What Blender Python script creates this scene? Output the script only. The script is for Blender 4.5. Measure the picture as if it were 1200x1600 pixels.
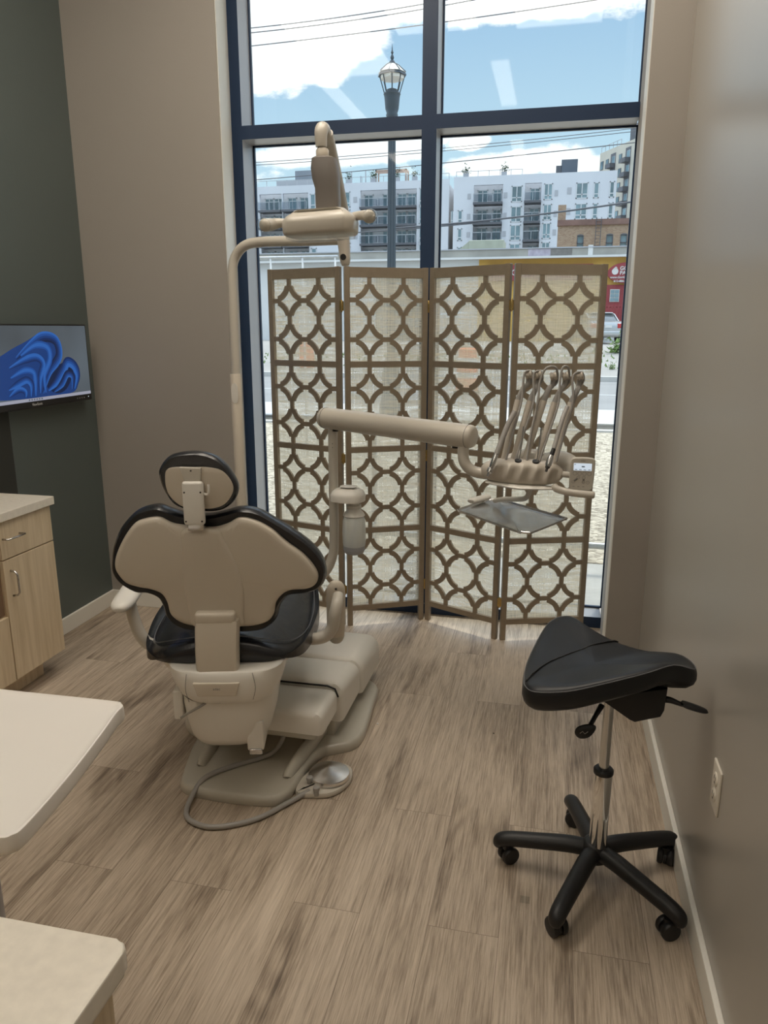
import bpy, bmesh, math, random
from mathutils import Vector, Matrix
PI = math.pi
sc = bpy.context.scene
C = sc.collection
for o in list(bpy.data.objects):
    bpy.data.objects.remove(o)

# ------------------------------------------------------------ camera
cam_d = bpy.data.cameras.new('camera')
cam = bpy.data.objects.new('camera', cam_d)
C.objects.link(cam)
cam_d.sensor_fit = 'VERTICAL'
cam_d.sensor_height = 36.0
cam_d.lens = 36.0 * 1157.85 / 1600.0
cam_d.clip_start = 0.05
cam_d.clip_end = 2000
_a, _b, _c = -0.221954, 0.243235, 0.0011955
_f = Vector((math.sin(_a) * math.cos(_b), math.cos(_a) * math.cos(_b), -math.sin(_b)))
_r = Vector((math.cos(_a), -math.sin(_a), 0))
_u = _r.cross(_f)
_r2 = _r * math.cos(_c) + _u * math.sin(_c)
_u2 = _u * math.cos(_c) - _r * math.sin(_c)
m3 = Matrix((_r2, _u2, -_f)).transposed()
cam.matrix_world = Matrix.Translation((0, 0, 1.5)) @ m3.to_4x4()
sc.camera = cam

# ------------------------------------------------------------ exposure
sc.view_settings.view_transform = 'Standard'
sc.view_settings.look = 'None'
sc.view_settings.gamma = 1
sc.view_settings.use_curve_mapping = False
sc.view_settings.exposure = 0.0
SKY = 1.0
SUN = 2.3
LAMP = 6.0
FILL = 8.0  # strength of the added ceiling fill panels

# ------------------------------------------------------------ world: blue sky with clouds
w = bpy.data.worlds.new('sky'); sc.world = w; w.use_nodes = True
nt = w.node_tree; N = nt.nodes; Lk = nt.links
N.clear()
out = N.new('ShaderNodeOutputWorld'); bg = N.new('ShaderNodeBackground'); Lk.new(bg.outputs[0], out.inputs[0])
tc = N.new('ShaderNodeTexCoord'); sep = N.new('ShaderNodeSeparateXYZ'); Lk.new(tc.outputs['Generated'], sep.inputs[0])
def wm(op, a, b=None, c=None, clamp=False):
    n = N.new('ShaderNodeMath'); n.operation = op; n.use_clamp = clamp
    for i, v in enumerate((a, b, c)):
        if v is None: continue
        if isinstance(v, (int, float)): n.inputs[i].default_value = v
        else: Lk.new(v, n.inputs[i])
    return n.outputs[0]
yy = wm('MAXIMUM', wm('ABSOLUTE', sep.outputs[1]), 0.05)
uu = wm('DIVIDE', sep.outputs[0], yy); vv = wm('DIVIDE', sep.outputs[2], yy)
cmb = N.new('ShaderNodeCombineXYZ'); Lk.new(uu, cmb.inputs[0]); Lk.new(wm('MULTIPLY', vv, 1.9), cmb.inputs[1])
nz = N.new('ShaderNodeTexNoise'); nz.inputs['Scale'].default_value = 9; nz.inputs['Detail'].default_value = 9; nz.inputs['Roughness'].default_value = .58
Lk.new(cmb.outputs[0], nz.inputs['Vector'])
blobs = [(-.36, .36, .14, .062, 1.2), (-.33, .315, .045, .02, .7), (-.215, .375, .085, .03, .75), (-.25, .34, .05, .018, .45), (-.05, .40, .22, .048, 1.2), (-.30, .22, .12, .020, 1.0), (-.21, .235, .10, .014, .8),
         (-.118, .226, .024, .013, 1.0), (-.07, .195, .075, .018, 1.0), (.0, .19, .05, .026, .9), (.04, .186, .05, .020, .8),
         (-.42, .20, .1, .02, .5), (.35, .4, .2, .12, 1.0), (-.9, .5, .4, .2, .9)]
tot = None
for (bu, bv, su, sv, am) in blobs:
    du = wm('DIVIDE', wm('SUBTRACT', uu, bu), su); dv = wm('DIVIDE', wm('SUBTRACT', vv, bv), sv)
    d2 = wm('ADD', wm('MULTIPLY', du, du), wm('MULTIPLY', dv, dv))
    g = wm('MULTIPLY', wm('MAXIMUM', wm('SUBTRACT', 1.0, wm('MULTIPLY', d2, .5)), 0.0), am)
    tot = g if tot is None else wm('MAXIMUM', tot, g)
dens = wm('ADD', tot, wm('MULTIPLY', wm('SUBTRACT', nz.outputs[0], .5), 1.9))
mr = N.new('ShaderNodeMapRange'); mr.interpolation_type = 'SMOOTHSTEP'
mr.inputs['From Min'].default_value = .42; mr.inputs['From Max'].default_value = .66; Lk.new(dens, mr.inputs['Value'])
rp = N.new('ShaderNodeValToRGB'); Lk.new(vv, rp.inputs[0])
cr = rp.color_ramp
cr.elements[0].position = 0.0; cr.elements[0].color = (.74, .90, 1.0, 1)
cr.elements[1].position = 1.0; cr.elements[1].color = (1.7, 1.95, 2.3, 1)
e = cr.elements.new(.20); e.color = (.60, .83, .99, 1)
e = cr.elements.new(.36); e.color = (.42, .65, .90, 1)
e = cr.elements.new(.45); e.color = (.45, .70, .98, 1)
e = cr.elements.new(.62); e.color = (1.5, 1.8, 2.2, 1)
mx = N.new('ShaderNodeMix'); mx.data_type = 'RGBA'
Lk.new(mr.outputs[0], mx.inputs['Factor']); Lk.new(rp.outputs[0], mx.inputs[6]); mx.inputs[7].default_value = (1.3, 1.33, 1.36, 1)
Lk.new(mx.outputs[2], bg.inputs['Color']); bg.inputs['Strength'].default_value = SKY

# ------------------------------------------------------------ sun (high, in front of the window, right)
sd = bpy.data.lights.new('sun', 'SUN'); sd.energy = SUN; sd.angle = .07; sd.color = (1, .93, .80)
so = bpy.data.objects.new('sun', sd); C.objects.link(so)
sun_from = Vector((.30, 1.0, 2.25)).normalized()
so.rotation_euler = sun_from.to_track_quat('Z', 'Y').to_euler(); so.location = (8, 30, 60)

# ------------------------------------------------------------ materials
def mat(name, col=(.5, .5, .5), rough=.5, metal=0, spec=.5, coat=0, emit=None, es=0, bump=None, noise=None, trans=0):
    m = bpy.data.materials.new(name); m.use_nodes = True
    t = m.node_tree; p = t.nodes['Principled BSDF']
    p.inputs['Base Color'].default_value = (*col, 1); p.inputs['Roughness'].default_value = rough
    p.inputs['Metallic'].default_value = metal; p.inputs['Specular IOR Level'].default_value = spec
    p.inputs['Coat Weight'].default_value = coat; p.inputs['Transmission Weight'].default_value = trans
    if emit: p.inputs['Emission Color'].default_value = (*emit, 1); p.inputs['Emission Strength'].default_value = es
    tcn = t.nodes.new('ShaderNodeTexCoord')
    if noise:
        sc_, amt = noise
        n = t.nodes.new('ShaderNodeTexNoise'); n.inputs['Scale'].default_value = sc_; n.inputs['Detail'].default_value = 5
        t.links.new(tcn.outputs['Object'], n.inputs['Vector'])
        r = t.nodes.new('ShaderNodeValToRGB'); t.links.new(n.outputs[0], r.inputs[0])
        r.color_ramp.elements[0].position = .3; r.color_ramp.elements[1].position = .7
        r.color_ramp.elements[0].color = (*[c * (1 - amt) for c in col], 1); r.color_ramp.elements[1].color = (*[min(1, c * (1 + amt)) for c in col], 1)
        t.links.new(r.outputs[0], p.inputs['Base Color'])
    if bump:
        sc_, st = bump
        n = t.nodes.new('ShaderNodeTexNoise'); n.inputs['Scale'].default_value = sc_; n.inputs['Detail'].default_value = 4
        t.links.new(tcn.outputs['Object'], n.inputs['Vector'])
        b = t.nodes.new('ShaderNodeBump'); b.inputs['Strength'].default_value = st; b.inputs['Distance'].default_value = .01
        t.links.new(n.outputs[0], b.inputs['Height']); t.links.new(b.outputs[0], p.inputs['Normal'])
    return m

M = {}
M['beige_wall'] = mat('beige_wall', (.345, .315, .28), .75, bump=(180, .05), noise=(1.5, .02))
M['greige_wall'] = mat('greige_wall', (.40, .375, .335), .30, spec=.6, bump=(3, .04), noise=(1.5, .02))
M['green_wall'] = mat('green_wall', (.100, .122, .115), .40, bump=(150, .04), noise=(2, .03))
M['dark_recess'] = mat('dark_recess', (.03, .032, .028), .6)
M['white_paint'] = mat('white_paint', (.80, .78, .72), .5, bump=(120, .03))
M['ceiling'] = mat('ceiling', (.75, .73, .69), .8, bump=(60, .1))
M['frame_dark'] = mat('frame_dark', (.018, .038, .085), .36, spec=.3, bump=(90, .03))  # bluish sheen of sky haze is put into this base colour
M['frame_grey'] = mat('frame_grey', (.42, .42, .44), .42, metal=.35, bump=(90, .02))
M['shell'] = mat('cream_plastic', (.64, .575, .48), .34, bump=(25, .02), coat=.1)
M['shell_white'] = mat('white_plastic', (.78, .75, .69), .32, bump=(25, .02), coat=.1)
M['base_grey'] = mat('warm_grey_enamel', (.52, .49, .42), .30, bump=(25, .02), coat=.15)
M['tube_grey'] = mat('taupe_enamel', (.575, .535, .465), .3, bump=(25, .01), coat=.2)
M['leather'] = mat('black_leather', (.013, .014, .018), .27, spec=.6, bump=(11, .45))
M['leather_soft'] = mat('black_vinyl', (.011, .012, .014), .40, spec=.42, bump=(9, .05))
M['stitch'] = mat('grey_thread', (.16, .16, .17), .6, bump=(400, .3))
M['black_plastic'] = mat('black_plastic', (.012, .012, .013), .45, bump=(250, .06))
M['chrome'] = mat('chrome', (.82, .82, .82), .07, metal=1, bump=(3, .01))
M['steel'] = mat('brushed_steel', (.62, .62, .62), .24, metal=1, bump=(40, .03))
M['hose'] = mat('grey_hose', (.36, .345, .325), .4, bump=(100, .05))
M['whip'] = mat('taupe_plastic', (.55, .50, .43), .38, bump=(60, .02))
M['clear'] = None
M['bronze'] = mat('bronze_paint', (.31, .255, .19), .36, metal=.45, bump=(60, .04), noise=(30, .06))
M['brass'] = mat('brass', (.65, .48, .2), .25, metal=1, bump=(60, .02))
M['quartz'] = mat('speckled_quartz', (.82, .765, .67), .28, noise=(55, .05), bump=(30, .01))
M['table_white'] = mat('white_laminate', (.86, .82, .77), .3, bump=(20, .01), noise=(4, .015))
M['concrete'] = mat('concrete', (.46, .445, .415), .85, bump=(30, .3), noise=(6, .08))
M['asphalt'] = mat('asphalt', (.27, .265, .26), .9, bump=(30, .3), noise=(.7, .10))
M['sidewalk'] = mat('pale_concrete', (.52, .505, .475), .85, bump=(10, .3), noise=(1, .06))
M['lot'] = mat('dusty_asphalt', (.34, .32, .295), .9, bump=(10, .3), noise=(.4, .12))
M['weed'] = mat('weed_green', (.15, .23, .06), .7, noise=(2, .3), bump=(20, .1))
M['galv'] = mat('galvanised_steel', (.50, .52, .54), .4, metal=.5, bump=(30, .1), noise=(10, .1))
M['apt'] = mat('pale_grey_cladding', (.60, .62, .66), .8, noise=(.25, .04), bump=(2, .1))
M['apt_in'] = mat('white_stucco', (.66, .66, .68), .8, noise=(.25, .04), bump=(2, .1))
M['apt_dark'] = mat('charcoal_metal', (.10, .105, .12), .6, noise=(.5, .1), bump=(5, .05))
M['rail'] = mat('grey_railing_mesh', (.38, .41, .44), .6, noise=(3, .1), bump=(9, .05))
M['rail_glass'] = None
M['win'] = mat('blueish_pane', (.16, .24, .27), .12, spec=.9, noise=(.35, .5), bump=(.5, .01))
M['win_frame'] = mat('white_vinyl_frame', (.56, .58, .60), .6, bump=(9, .02))
M['vent'] = mat('grey_vent', (.40, .41, .44), .6, bump=(30, .3))
M['cream'] = mat('cream_panels', (.52, .49, .42), .8, noise=(.3, .05), bump=(2, .05))
M['parapet'] = mat('weathered_concrete', (.35, .335, .30), .9, noise=(.8, .18), bump=(5, .3))
M['yellow'] = mat('mustard_paint', (.55, .33, .07), .7, noise=(1, .1), bump=(20, .05))
M['red'] = mat('maroon_paint', (.28, .042, .048), .6, noise=(2, .1), bump=(20, .05))
M['white'] = mat('white_letters', (.66, .65, .63), .6, bump=(20, .02))
M['roof_white'] = mat('white_roof_edge', (.66, .66, .65), .7, noise=(.4, .05), bump=(20, .05))
M['car'] = mat('silver_car_paint', (.50, .50, .50), .28, metal=.6, coat=.5, bump=(1, .005))
M['car_glass'] = mat('tinted_glass', (.05, .06, .065), .08, spec=.8, bump=(1, .005))
M['tyre'] = mat('tyre_rubber', (.02, .02, .02), .8, bump=(50, .2))
M['taillight'] = mat('red_lens', (.45, .02, .02), .2, coat=.5, bump=(60, .05))
M['orange'] = mat('safety_orange', (.85, .20, .05), .6, bump=(20, .05), noise=(4, .08))
M['post_green'] = mat('dark_green_enamel', (.045, .06, .075), .4, bump=(40, .08))
M['lamp_glass'] = mat('frosted_lamp_glass', (.75, .72, .66), .4, noise=(9, .1), bump=(9, .05))
M['led'] = mat('led_diffuser', (.9, .9, .9), .5, emit=(1, .88, .72), es=LAMP, bump=(9, .01))
M['panel'] = mat('fill_diffuser', (.9, .9, .9), .5, emit=(1, .90, .77), es=FILL, bump=(9, .01))
M['lcd'] = mat('lit_lcd', (.1, .1, .1), .3, emit=(.75, .85, .95), es=.75, bump=(9, .01))
M['lcd_text'] = mat('lcd_text', (.1, .15, .2), .5, bump=(9, .01))
M['outlet'] = mat('ivory_plastic', (.74, .69, .60), .35, bump=(30, .02))
M['outlet_hole'] = mat('outlet_slot', (.05, .045, .04), .6, bump=(30, .02))
M['blue_tube'] = mat('blue_tube', (.35, .60, .80), .4, bump=(30, .02))
M['grey_print'] = mat('grey_print', (.20, .19, .175), .5, bump=(30, .02))
M['pale_print'] = mat('pale_print', (.55, .55, .55), .5, bump=(30, .02))
M['bottle'] = mat('milky_bottle', (.82, .84, .84), .3, bump=(30, .02))

def tree(m): t = m.node_tree; return t, t.nodes, t.links, t.nodes['Principled BSDF']

def thin_glass(name, tint, ior=1.45, rough=0.0):
    m = bpy.data.materials.new(name); m.use_nodes = True
    t = m.node_tree; n = t.nodes; n.clear()
    o = n.new('ShaderNodeOutputMaterial'); mixn = n.new('ShaderNodeMixShader'); tr = n.new('ShaderNodeBsdfTransparent'); gl = n.new('ShaderNodeBsdfGlossy')
    lw = n.new('ShaderNodeLayerWeight'); lw.inputs[0].default_value = .5
    pw = n.new('ShaderNodeMath'); pw.operation = 'POWER'; t.links.new(lw.outputs['Facing'], pw.inputs[0]); pw.inputs[1].default_value = 4.0
    fr = n.new('ShaderNodeMath'); fr.operation = 'MULTIPLY_ADD'; t.links.new(pw.outputs[0], fr.inputs[0]); fr.inputs[1].default_value = .7; fr.inputs[2].default_value = .022
    nn = n.new('ShaderNodeTexNoise'); nn.inputs['Scale'].default_value = .6
    tcn = n.new('ShaderNodeTexCoord'); t.links.new(tcn.outputs['Object'], nn.inputs['Vector'])
    b = n.new('ShaderNodeBump'); b.inputs['Strength'].default_value = .01; t.links.new(nn.outputs[0], b.inputs['Height']); t.links.new(b.outputs[0], gl.inputs['Normal'])
    tr.inputs[0].default_value = (*tint, 1); gl.inputs['Roughness'].default_value = rough
    t.links.new(fr.outputs[0], mixn.inputs[0]); t.links.new(tr.outputs[0], mixn.inputs[1]); t.links.new(gl.outputs[0], mixn.inputs[2]); t.links.new(mixn.outputs[0], o.inputs[0])
    return m
M['glass'] = thin_glass('window_glass', (.95, .975, .97), rough=.03)
M['rail_glass'] = thin_glass('smoky_balcony_glass', (.80, .83, .86))
M['clear'] = thin_glass('clear_film', (.93, .94, .94), rough=.12)

def fabric_mat():
    m = bpy.data.materials.new('woven_gauze'); m.use_nodes = True
    t = m.node_tree; n = t.nodes; l = t.links; n.clear()
    o = n.new('ShaderNodeOutputMaterial'); mixn = n.new('ShaderNodeMixShader'); tr = n.new('ShaderNodeBsdfTransparent')
    mix2 = n.new('ShaderNodeMixShader'); tl = n.new('ShaderNodeBsdfTranslucent'); df = n.new('ShaderNodeBsdfDiffuse')
    tl.inputs[0].default_value = (.92, .83, .67, 1); df.inputs[0].default_value = (.66, .60, .50, 1); mix2.inputs[0].default_value = .30
    l.new(tl.outputs[0], mix2.inputs[1]); l.new(df.outputs[0], mix2.inputs[2])
    tcn = n.new('ShaderNodeTexCoord')
    def stretched(sx, sz, scale):
        mp = n.new('ShaderNodeMapping'); mp.inputs['Scale'].default_value = (sx, sx, sz); l.new(tcn.outputs['Object'], mp.inputs[0])
        q = n.new('ShaderNodeTexNoise'); q.inputs['Scale'].default_value = scale; q.inputs['Detail'].default_value = 3; l.new(mp.outputs[0], q.inputs['Vector']); return q.outputs[0]
    a = stretched(1, 16, 9); b = stretched(45, .6, 6)
    w1 = n.new('ShaderNodeTexWave'); w1.wave_type = 'BANDS'; w1.bands_direction = 'X'; w1.inputs['Scale'].default_value = 45; l.new(tcn.outputs['Object'], w1.inputs['Vector'])
    def mth(op, x, y):
        q = n.new('ShaderNodeMath'); q.operation = op
        for i, v in enumerate((x, y)):
            if isinstance(v, (int, float)): q.inputs[i].default_value = v
            else: l.new(v, q.inputs[i])
        return q.outputs[0]
    s = mth('ADD', mth('MULTIPLY', mth('SUBTRACT', a, .5), 1.1), mth('MULTIPLY', mth('SUBTRACT', b, .5), .7))
    s = mth('ADD', s, mth('MULTIPLY', mth('SUBTRACT', w1.outputs[0], .5), .22))
    s = mth('MINIMUM', mth('MAXIMUM', mth('ADD', s, .56), .1), .95)
    l.new(s, mixn.inputs[0]); l.new(tr.outputs[0], mixn.inputs[1]); l.new(mix2.outputs[0], mixn.inputs[2]); l.new(mixn.outputs[0], o.inputs[0])
    return m
M['gauze'] = fabric_mat()

def floor_mat():
    m = mat('oak_vinyl_planks', (.35, .28, .21), .40, spec=.45); t, n, l, p = tree(m)
    tcn = n.new('ShaderNodeTexCoord')
    mp = n.new('ShaderNodeMapping'); mp.inputs['Rotation'].default_value = (0, 0, PI / 2); mp.inputs['Location'].default_value = (.37, .06, 0); l.new(tcn.outputs['Object'], mp.inputs[0])
    br = n.new('ShaderNodeTexBrick'); l.new(mp.outputs[0], br.inputs['Vector'])
    br.inputs['Color1'].default_value = (0, 0, 0, 1); br.inputs['Color2'].default_value = (1, 1, 1, 1); br.inputs['Mortar'].default_value = (.5, .5, .5, 1)
    br.inputs['Scale'].default_value = 1; br.inputs['Brick Width'].default_value = 1.22; br.inputs['Row Height'].default_value = .182; br.inputs['Mortar Size'].default_value = .0007; br.inputs['Mortar Smooth'].default_value = 0; br.inputs['Bias'].default_value = 0
    br.offset = .37
    # grain coordinates: stretched along the plank, shifted per plank
    sepc = n.new('ShaderNodeSeparateXYZ'); l.new(tcn.outputs['Object'], sepc.inputs[0])
    def mth(op, x, y):
        q = n.new('ShaderNodeMath'); q.operation = op
        for i, v in enumerate((x, y)):
            if isinstance(v, (int, float)): q.inputs[i].default_value = v
            else: l.new(v, q.inputs[i])
        return q.outputs[0]
    rnd = br.outputs['Color']
    def noise(sx, sy, detail, rough=.6, dist=0, shift=7.):
        cb = n.new('ShaderNodeCombineXYZ'); l.new(mth('MULTIPLY', sepc.outputs[0], sx), cb.inputs[0]); l.new(mth('ADD', mth('MULTIPLY', sepc.outputs[1], sy), mth('MULTIPLY', rnd, shift)), cb.inputs[1]); l.new(mth('MULTIPLY', rnd, 13.), cb.inputs[2])
        q = n.new('ShaderNodeTexNoise'); q.inputs['Scale'].default_value = 1; q.inputs['Detail'].default_value = detail; q.inputs['Roughness'].default_value = rough; q.inputs['Distortion'].default_value = dist
        l.new(cb.outputs[0], q.inputs['Vector']); return q.outputs[0]
    big = noise(7, 1.1, 3, .5, .6)
    fine = noise(230, 8, 5, .7)
    mid = noise(38, 1.8, 4, .6, .4)
    # cathedral rings: bands of the low-frequency field
    rings = mth('SINE', mth('MULTIPLY', noise(5.5, 1.0, 1.5, .4, .3), 105.), 0)
    v = mth('ADD', mth('MULTIPLY', mth('SUBTRACT', fine, .5), 1.5), mth('MULTIPLY', mth('SUBTRACT', mid, .5), .8))
    v = mth('ADD', v, mth('MULTIPLY', mth('SUBTRACT', big, .5), .75))
    msk = n.new('ShaderNodeMapRange'); msk.interpolation_type = 'SMOOTHSTEP'; msk.inputs['From Min'].default_value = .51; msk.inputs['From Max'].default_value = .66; l.new(noise(6.5, 1.35, 2, .45, .5, 5.), msk.inputs['Value'])
    v = mth('SUBTRACT', v, mth('MULTIPLY', msk.outputs[0], mth('ADD', mth('MULTIPLY', rings, .08), .26)))
    v = mth('ADD', v, mth('MULTIPLY', mth('SUBTRACT', rnd, .5), .09))
    v = mth('ADD', v, .565)
    r = n.new('ShaderNodeValToRGB'); l.new(v, r.inputs[0]); e = r.color_ramp.elements
    e[0].position = .0; e[0].color = (.15, .115, .085, 1); e[1].position = 1.0; e[1].color = (.66, .56, .45, 1)
    q = r.color_ramp.elements.new(.35); q.color = (.34, .27, .205, 1)
    q = r.color_ramp.elements.new(.6); q.color = (.49, .405, .315, 1)
    mixc = n.new('ShaderNodeMix'); mixc.data_type = 'RGBA'; l.new(br.outputs['Fac'], mixc.inputs[0]); l.new(r.outputs[0], mixc.inputs[6]); mixc.inputs[7].default_value = (.22, .17, .13, 1)
    l.new(mixc.outputs[2], p.inputs['Base Color'])
    rr_ = n.new('ShaderNodeMapRange'); rr_.inputs['To Min'].default_value = .34; rr_.inputs['To Max'].default_value = .50; l.new(fine, rr_.inputs['Value']); l.new(rr_.outputs[0], p.inputs['Roughness'])
    b = n.new('ShaderNodeBump'); b.inputs['Strength'].default_value = .12; b.inputs['Distance'].default_value = .002; l.new(v, b.inputs['Height']); l.new(b.outputs[0], p.inputs['Normal'])
    return m
M['floor'] = floor_mat()

def grain_mat(name, c0, c1, axis='Z', rough=.42):
    m = mat(name, c0, rough); t, n, l, p = tree(m)
    tcn = n.new('ShaderNodeTexCoord'); mp = n.new('ShaderNodeMapping'); s = [22, 22, 22]; s['XYZ'.index(axis)] = 1.3
    mp.inputs['Scale'].default_value = s; l.new(tcn.outputs['Object'], mp.inputs[0])
    q = n.new('ShaderNodeTexNoise'); q.inputs['Scale'].default_value = 1.6; q.inputs['Detail'].default_value = 7; q.inputs['Roughness'].default_value = .62; q.inputs['Distortion'].default_value = .6
    l.new(mp.outputs[0], q.inputs['Vector']); r = n.new('ShaderNodeValToRGB'); l.new(q.outputs[0], r.inputs[0])
    r.color_ramp.elements[0].position = .32; r.color_ramp.elements[0].color = (*c0, 1); r.color_ramp.elements[1].position = .62; r.color_ramp.elements[1].color = (*c1, 1)
    l.new(r.outputs[0], p.inputs['Base Color']); return m
M['maple'] = grain_mat('maple_laminate', (.60, .47, .30), (.74, .61, .43))

def gravel_mat():
    m = mat('pea_gravel', (.5, .45, .37), .9); t, n, l, p = tree(m)
    tcn = n.new('ShaderNodeTexCoord'); v = n.new('ShaderNodeTexVoronoi'); v.inputs['Scale'].default_value = 26; l.new(tcn.outputs['Object'], v.inputs['Vector'])
    r = n.new('ShaderNodeValToRGB'); sp = n.new('ShaderNodeSeparateColor'); l.new(v.outputs['Color'], sp.inputs[0]); l.new(sp.outputs[0], r.inputs[0])
    r.color_ramp.elements[0].color = (.25, .21, .155, 1); r.color_ramp.elements[1].color = (.64, .56, .44, 1)
    l.new(r.outputs[0], p.inputs['Base Color'])
    b = n.new('ShaderNodeBump'); b.inputs['Strength'].default_value = .9; b.inputs['Distance'].default_value = .02; b.invert = True; l.new(v.outputs['Distance'], b.inputs['Height']); l.new(b.outputs[0], p.inputs['Normal'])
    return m
M['gravel'] = gravel_mat()

def brick_mat():
    m = mat('tan_brick', (.4, .26, .17), .85); t, n, l, p = tree(m)
    tcn = n.new('ShaderNodeTexCoord'); mp = n.new('ShaderNodeMapping'); mp.inputs['Rotation'].default_value = (PI / 2, 0, 0); l.new(tcn.outputs['Object'], mp.inputs[0])
    br = n.new('ShaderNodeTexBrick'); l.new(mp.outputs[0], br.inputs['Vector']); br.inputs['Scale'].default_value = 3
    br.inputs['Color1'].default_value = (.29, .18, .115, 1); br.inputs['Color2'].default_value = (.38, .27, .18, 1); br.inputs['Mortar'].default_value = (.33, .295, .25, 1)
    l.new(br.outputs[0], p.inputs['Base Color']); return m
M['brick'] = brick_mat()
M['brown_band'] = mat('brown_cornice', (.20, .12, .10), .8, bump=(9, .1), noise=(1, .2))

# ------------------------------------------------------------ mesh helpers
def nb(): return bmesh.new()
def obj(name, bm, m, parent=None, smooth=False, mtx=None, auto=None):
    if mtx is not None: bm.transform(mtx)
    if parent is not None:
        bm.transform(parent_world(parent).inverted())
    bmesh.ops.recalc_face_normals(bm, faces=bm.faces)
    me = bpy.data.meshes.new(name); bm.to_mesh(me); bm.free()
    o = bpy.data.objects.new(name, me); C.objects.link(o)
    ms = m if isinstance(m, (list, tuple)) else [m]
    for q in ms: me.materials.append(q)
    if smooth:
        for f in me.polygons: f.use_smooth = True
        if auto is not None:
            me.set_sharp_from_angle(angle=math.radians(auto))
    if parent is not None: o.parent = parent
    return o
def parent_world(p):
    mw = Matrix.LocRotScale(p.location, p.rotation_euler, None)
    return parent_world(p.parent) @ mw if p.parent else mw
def thing(name, label, cat, loc=(0, 0, 0), group=None):
    o = bpy.data.objects.new(name, None); C.objects.link(o); o.location = loc; o.empty_display_size = .1
    o['label'] = label; o['category'] = cat
    if group: o['group'] = group
    return o
def tag(o, label, cat, group=None, kind=None):
    o['label'] = label; o['category'] = cat
    if group: o['group'] = group
    if kind: o['kind'] = kind
    return o
def struct(name, bm, m, parent=None, **k):
    o = obj(name, bm, m, parent, **k)
    if parent is None: o['kind'] = 'structure'
    return o
def box(bm, x0, x1, y0, y1, z0, z1, bev=0, seg=3, mi=0):
    r = bmesh.ops.create_cube(bm, size=1)
    vs = r['verts']
    for v in vs:
        v.co = Vector((x0 + (v.co.x + .5) * (x1 - x0), y0 + (v.co.y + .5) * (y1 - y0), z0 + (v.co.z + .5) * (z1 - z0)))
    if bev:
        es = list({e for v in vs for e in v.link_edges})
        r2 = bmesh.ops.bevel(bm, geom=es, offset=bev, segments=seg, profile=.5, affect='EDGES')
    if mi:
        for f in {f for v in vs if v.is_valid for f in v.link_faces}: f.material_index = mi
    return bm
def bx(*a, **k): return box(nb(), *a, **k)
def smooth_path(pts, n=8, closed=False):
    P = [Vector(p) for p in pts]; out = []
    L_ = len(P); R = range(L_ if closed else L_ - 1)
    for i in R:
        if closed: p0, p1, p2, p3 = P[(i - 1) % L_], P[i], P[(i + 1) % L_], P[(i + 2) % L_]
        else: p0, p1, p2, p3 = P[max(i - 1, 0)], P[i], P[i + 1], P[min(i + 2, L_ - 1)]
        for k in range(n):
            t = k / n
            out.append(.5 * ((2 * p1) + (-p0 + p2) * t + (2 * p0 - 5 * p1 + 4 * p2 - p3) * t * t + (-p0 + 3 * p1 - 3 * p2 + p3) * t ** 3))
    if not closed: out.append(P[-1])
    return out
def tube(bm, pts, r, seg=14, n=0, flat=None, cap=True, closed=False):
    """sweep a circle (or an ellipse: flat=(a,b,up)) along pts"""
    if n: 
        rr = r if isinstance(r, (list, tuple)) else None
        P = smooth_path(pts, n, closed)
        if rr:
            r = [rr[min(int(i / n), len(rr) - 1)] * (1 - (i / n) % 1) + rr[min(int(i / n) + 1, len(rr) - 1)] * ((i / n) % 1) for i in range(len(P))]
    else: P = [Vector(p) for p in pts]
    if not isinstance(r, (list, tuple)): r = [r] * len(P)
    prev = None; rings = []
    m = len(P)
    for i, p in enumerate(P):
        if closed: t = (P[(i + 1) % m] - P[i - 1]).normalized()
        else: t = (P[min(i + 1, m - 1)] - P[max(i - 1, 0)]).normalized()
        if flat: u = Vector(flat[2]); u = (u - t * u.dot(t)).normalized()
        elif prev is None:
            u = Vector((0, 0, 1)) if abs(t.z) < .9 else Vector((1, 0, 0)); u = (u - t * u.dot(t)).normalized()
        else: u = (prev - t * prev.dot(t)).normalized()
        prev = u; v = t.cross(u)
        a, b = (flat[0], flat[1]) if flat else (1, 1)
        rings.append([bm.verts.new(p + r[i] * (math.cos(2 * PI * k / seg) * u * b + math.sin(2 * PI * k / seg) * v * a)) for k in range(seg)])
    for i in range(m if closed else m - 1):
        A, B = rings[i], rings[(i + 1) % m]
        for k in range(seg): bm.faces.new((A[k], A[(k + 1) % seg], B[(k + 1) % seg], B[k]))
    if cap and not closed:
        bm.faces.new(rings[0][::-1]); bm.faces.new(rings[-1])
    return bm
def tb(*a, **k): return tube(nb(), *a, **k)
def lathe(bm, prof, c=(0, 0, 0), axis=(0, 0, 1), seg=32):
    ax = Vector(axis).normalized(); q = ax.to_track_quat('Z', 'Y'); rings = []
    for (r, z) in prof:
        rings.append([bm.verts.new(Vector(c) + q @ Vector((max(r, 1e-5) * math.cos(2 * PI * k / seg), max(r, 1e-5) * math.sin(2 * PI * k / seg), z))) for k in range(seg)])
    for A, B in zip(rings, rings[1:]):
        for k in range(seg): bm.faces.new((A[k], A[(k + 1) % seg], B[(k + 1) % seg], B[k]))
    bm.faces.new(rings[0][::-1]); bm.faces.new(rings[-1])
    return bm
def lt(*a, **k): return lathe(nb(), *a, **k)
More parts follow.
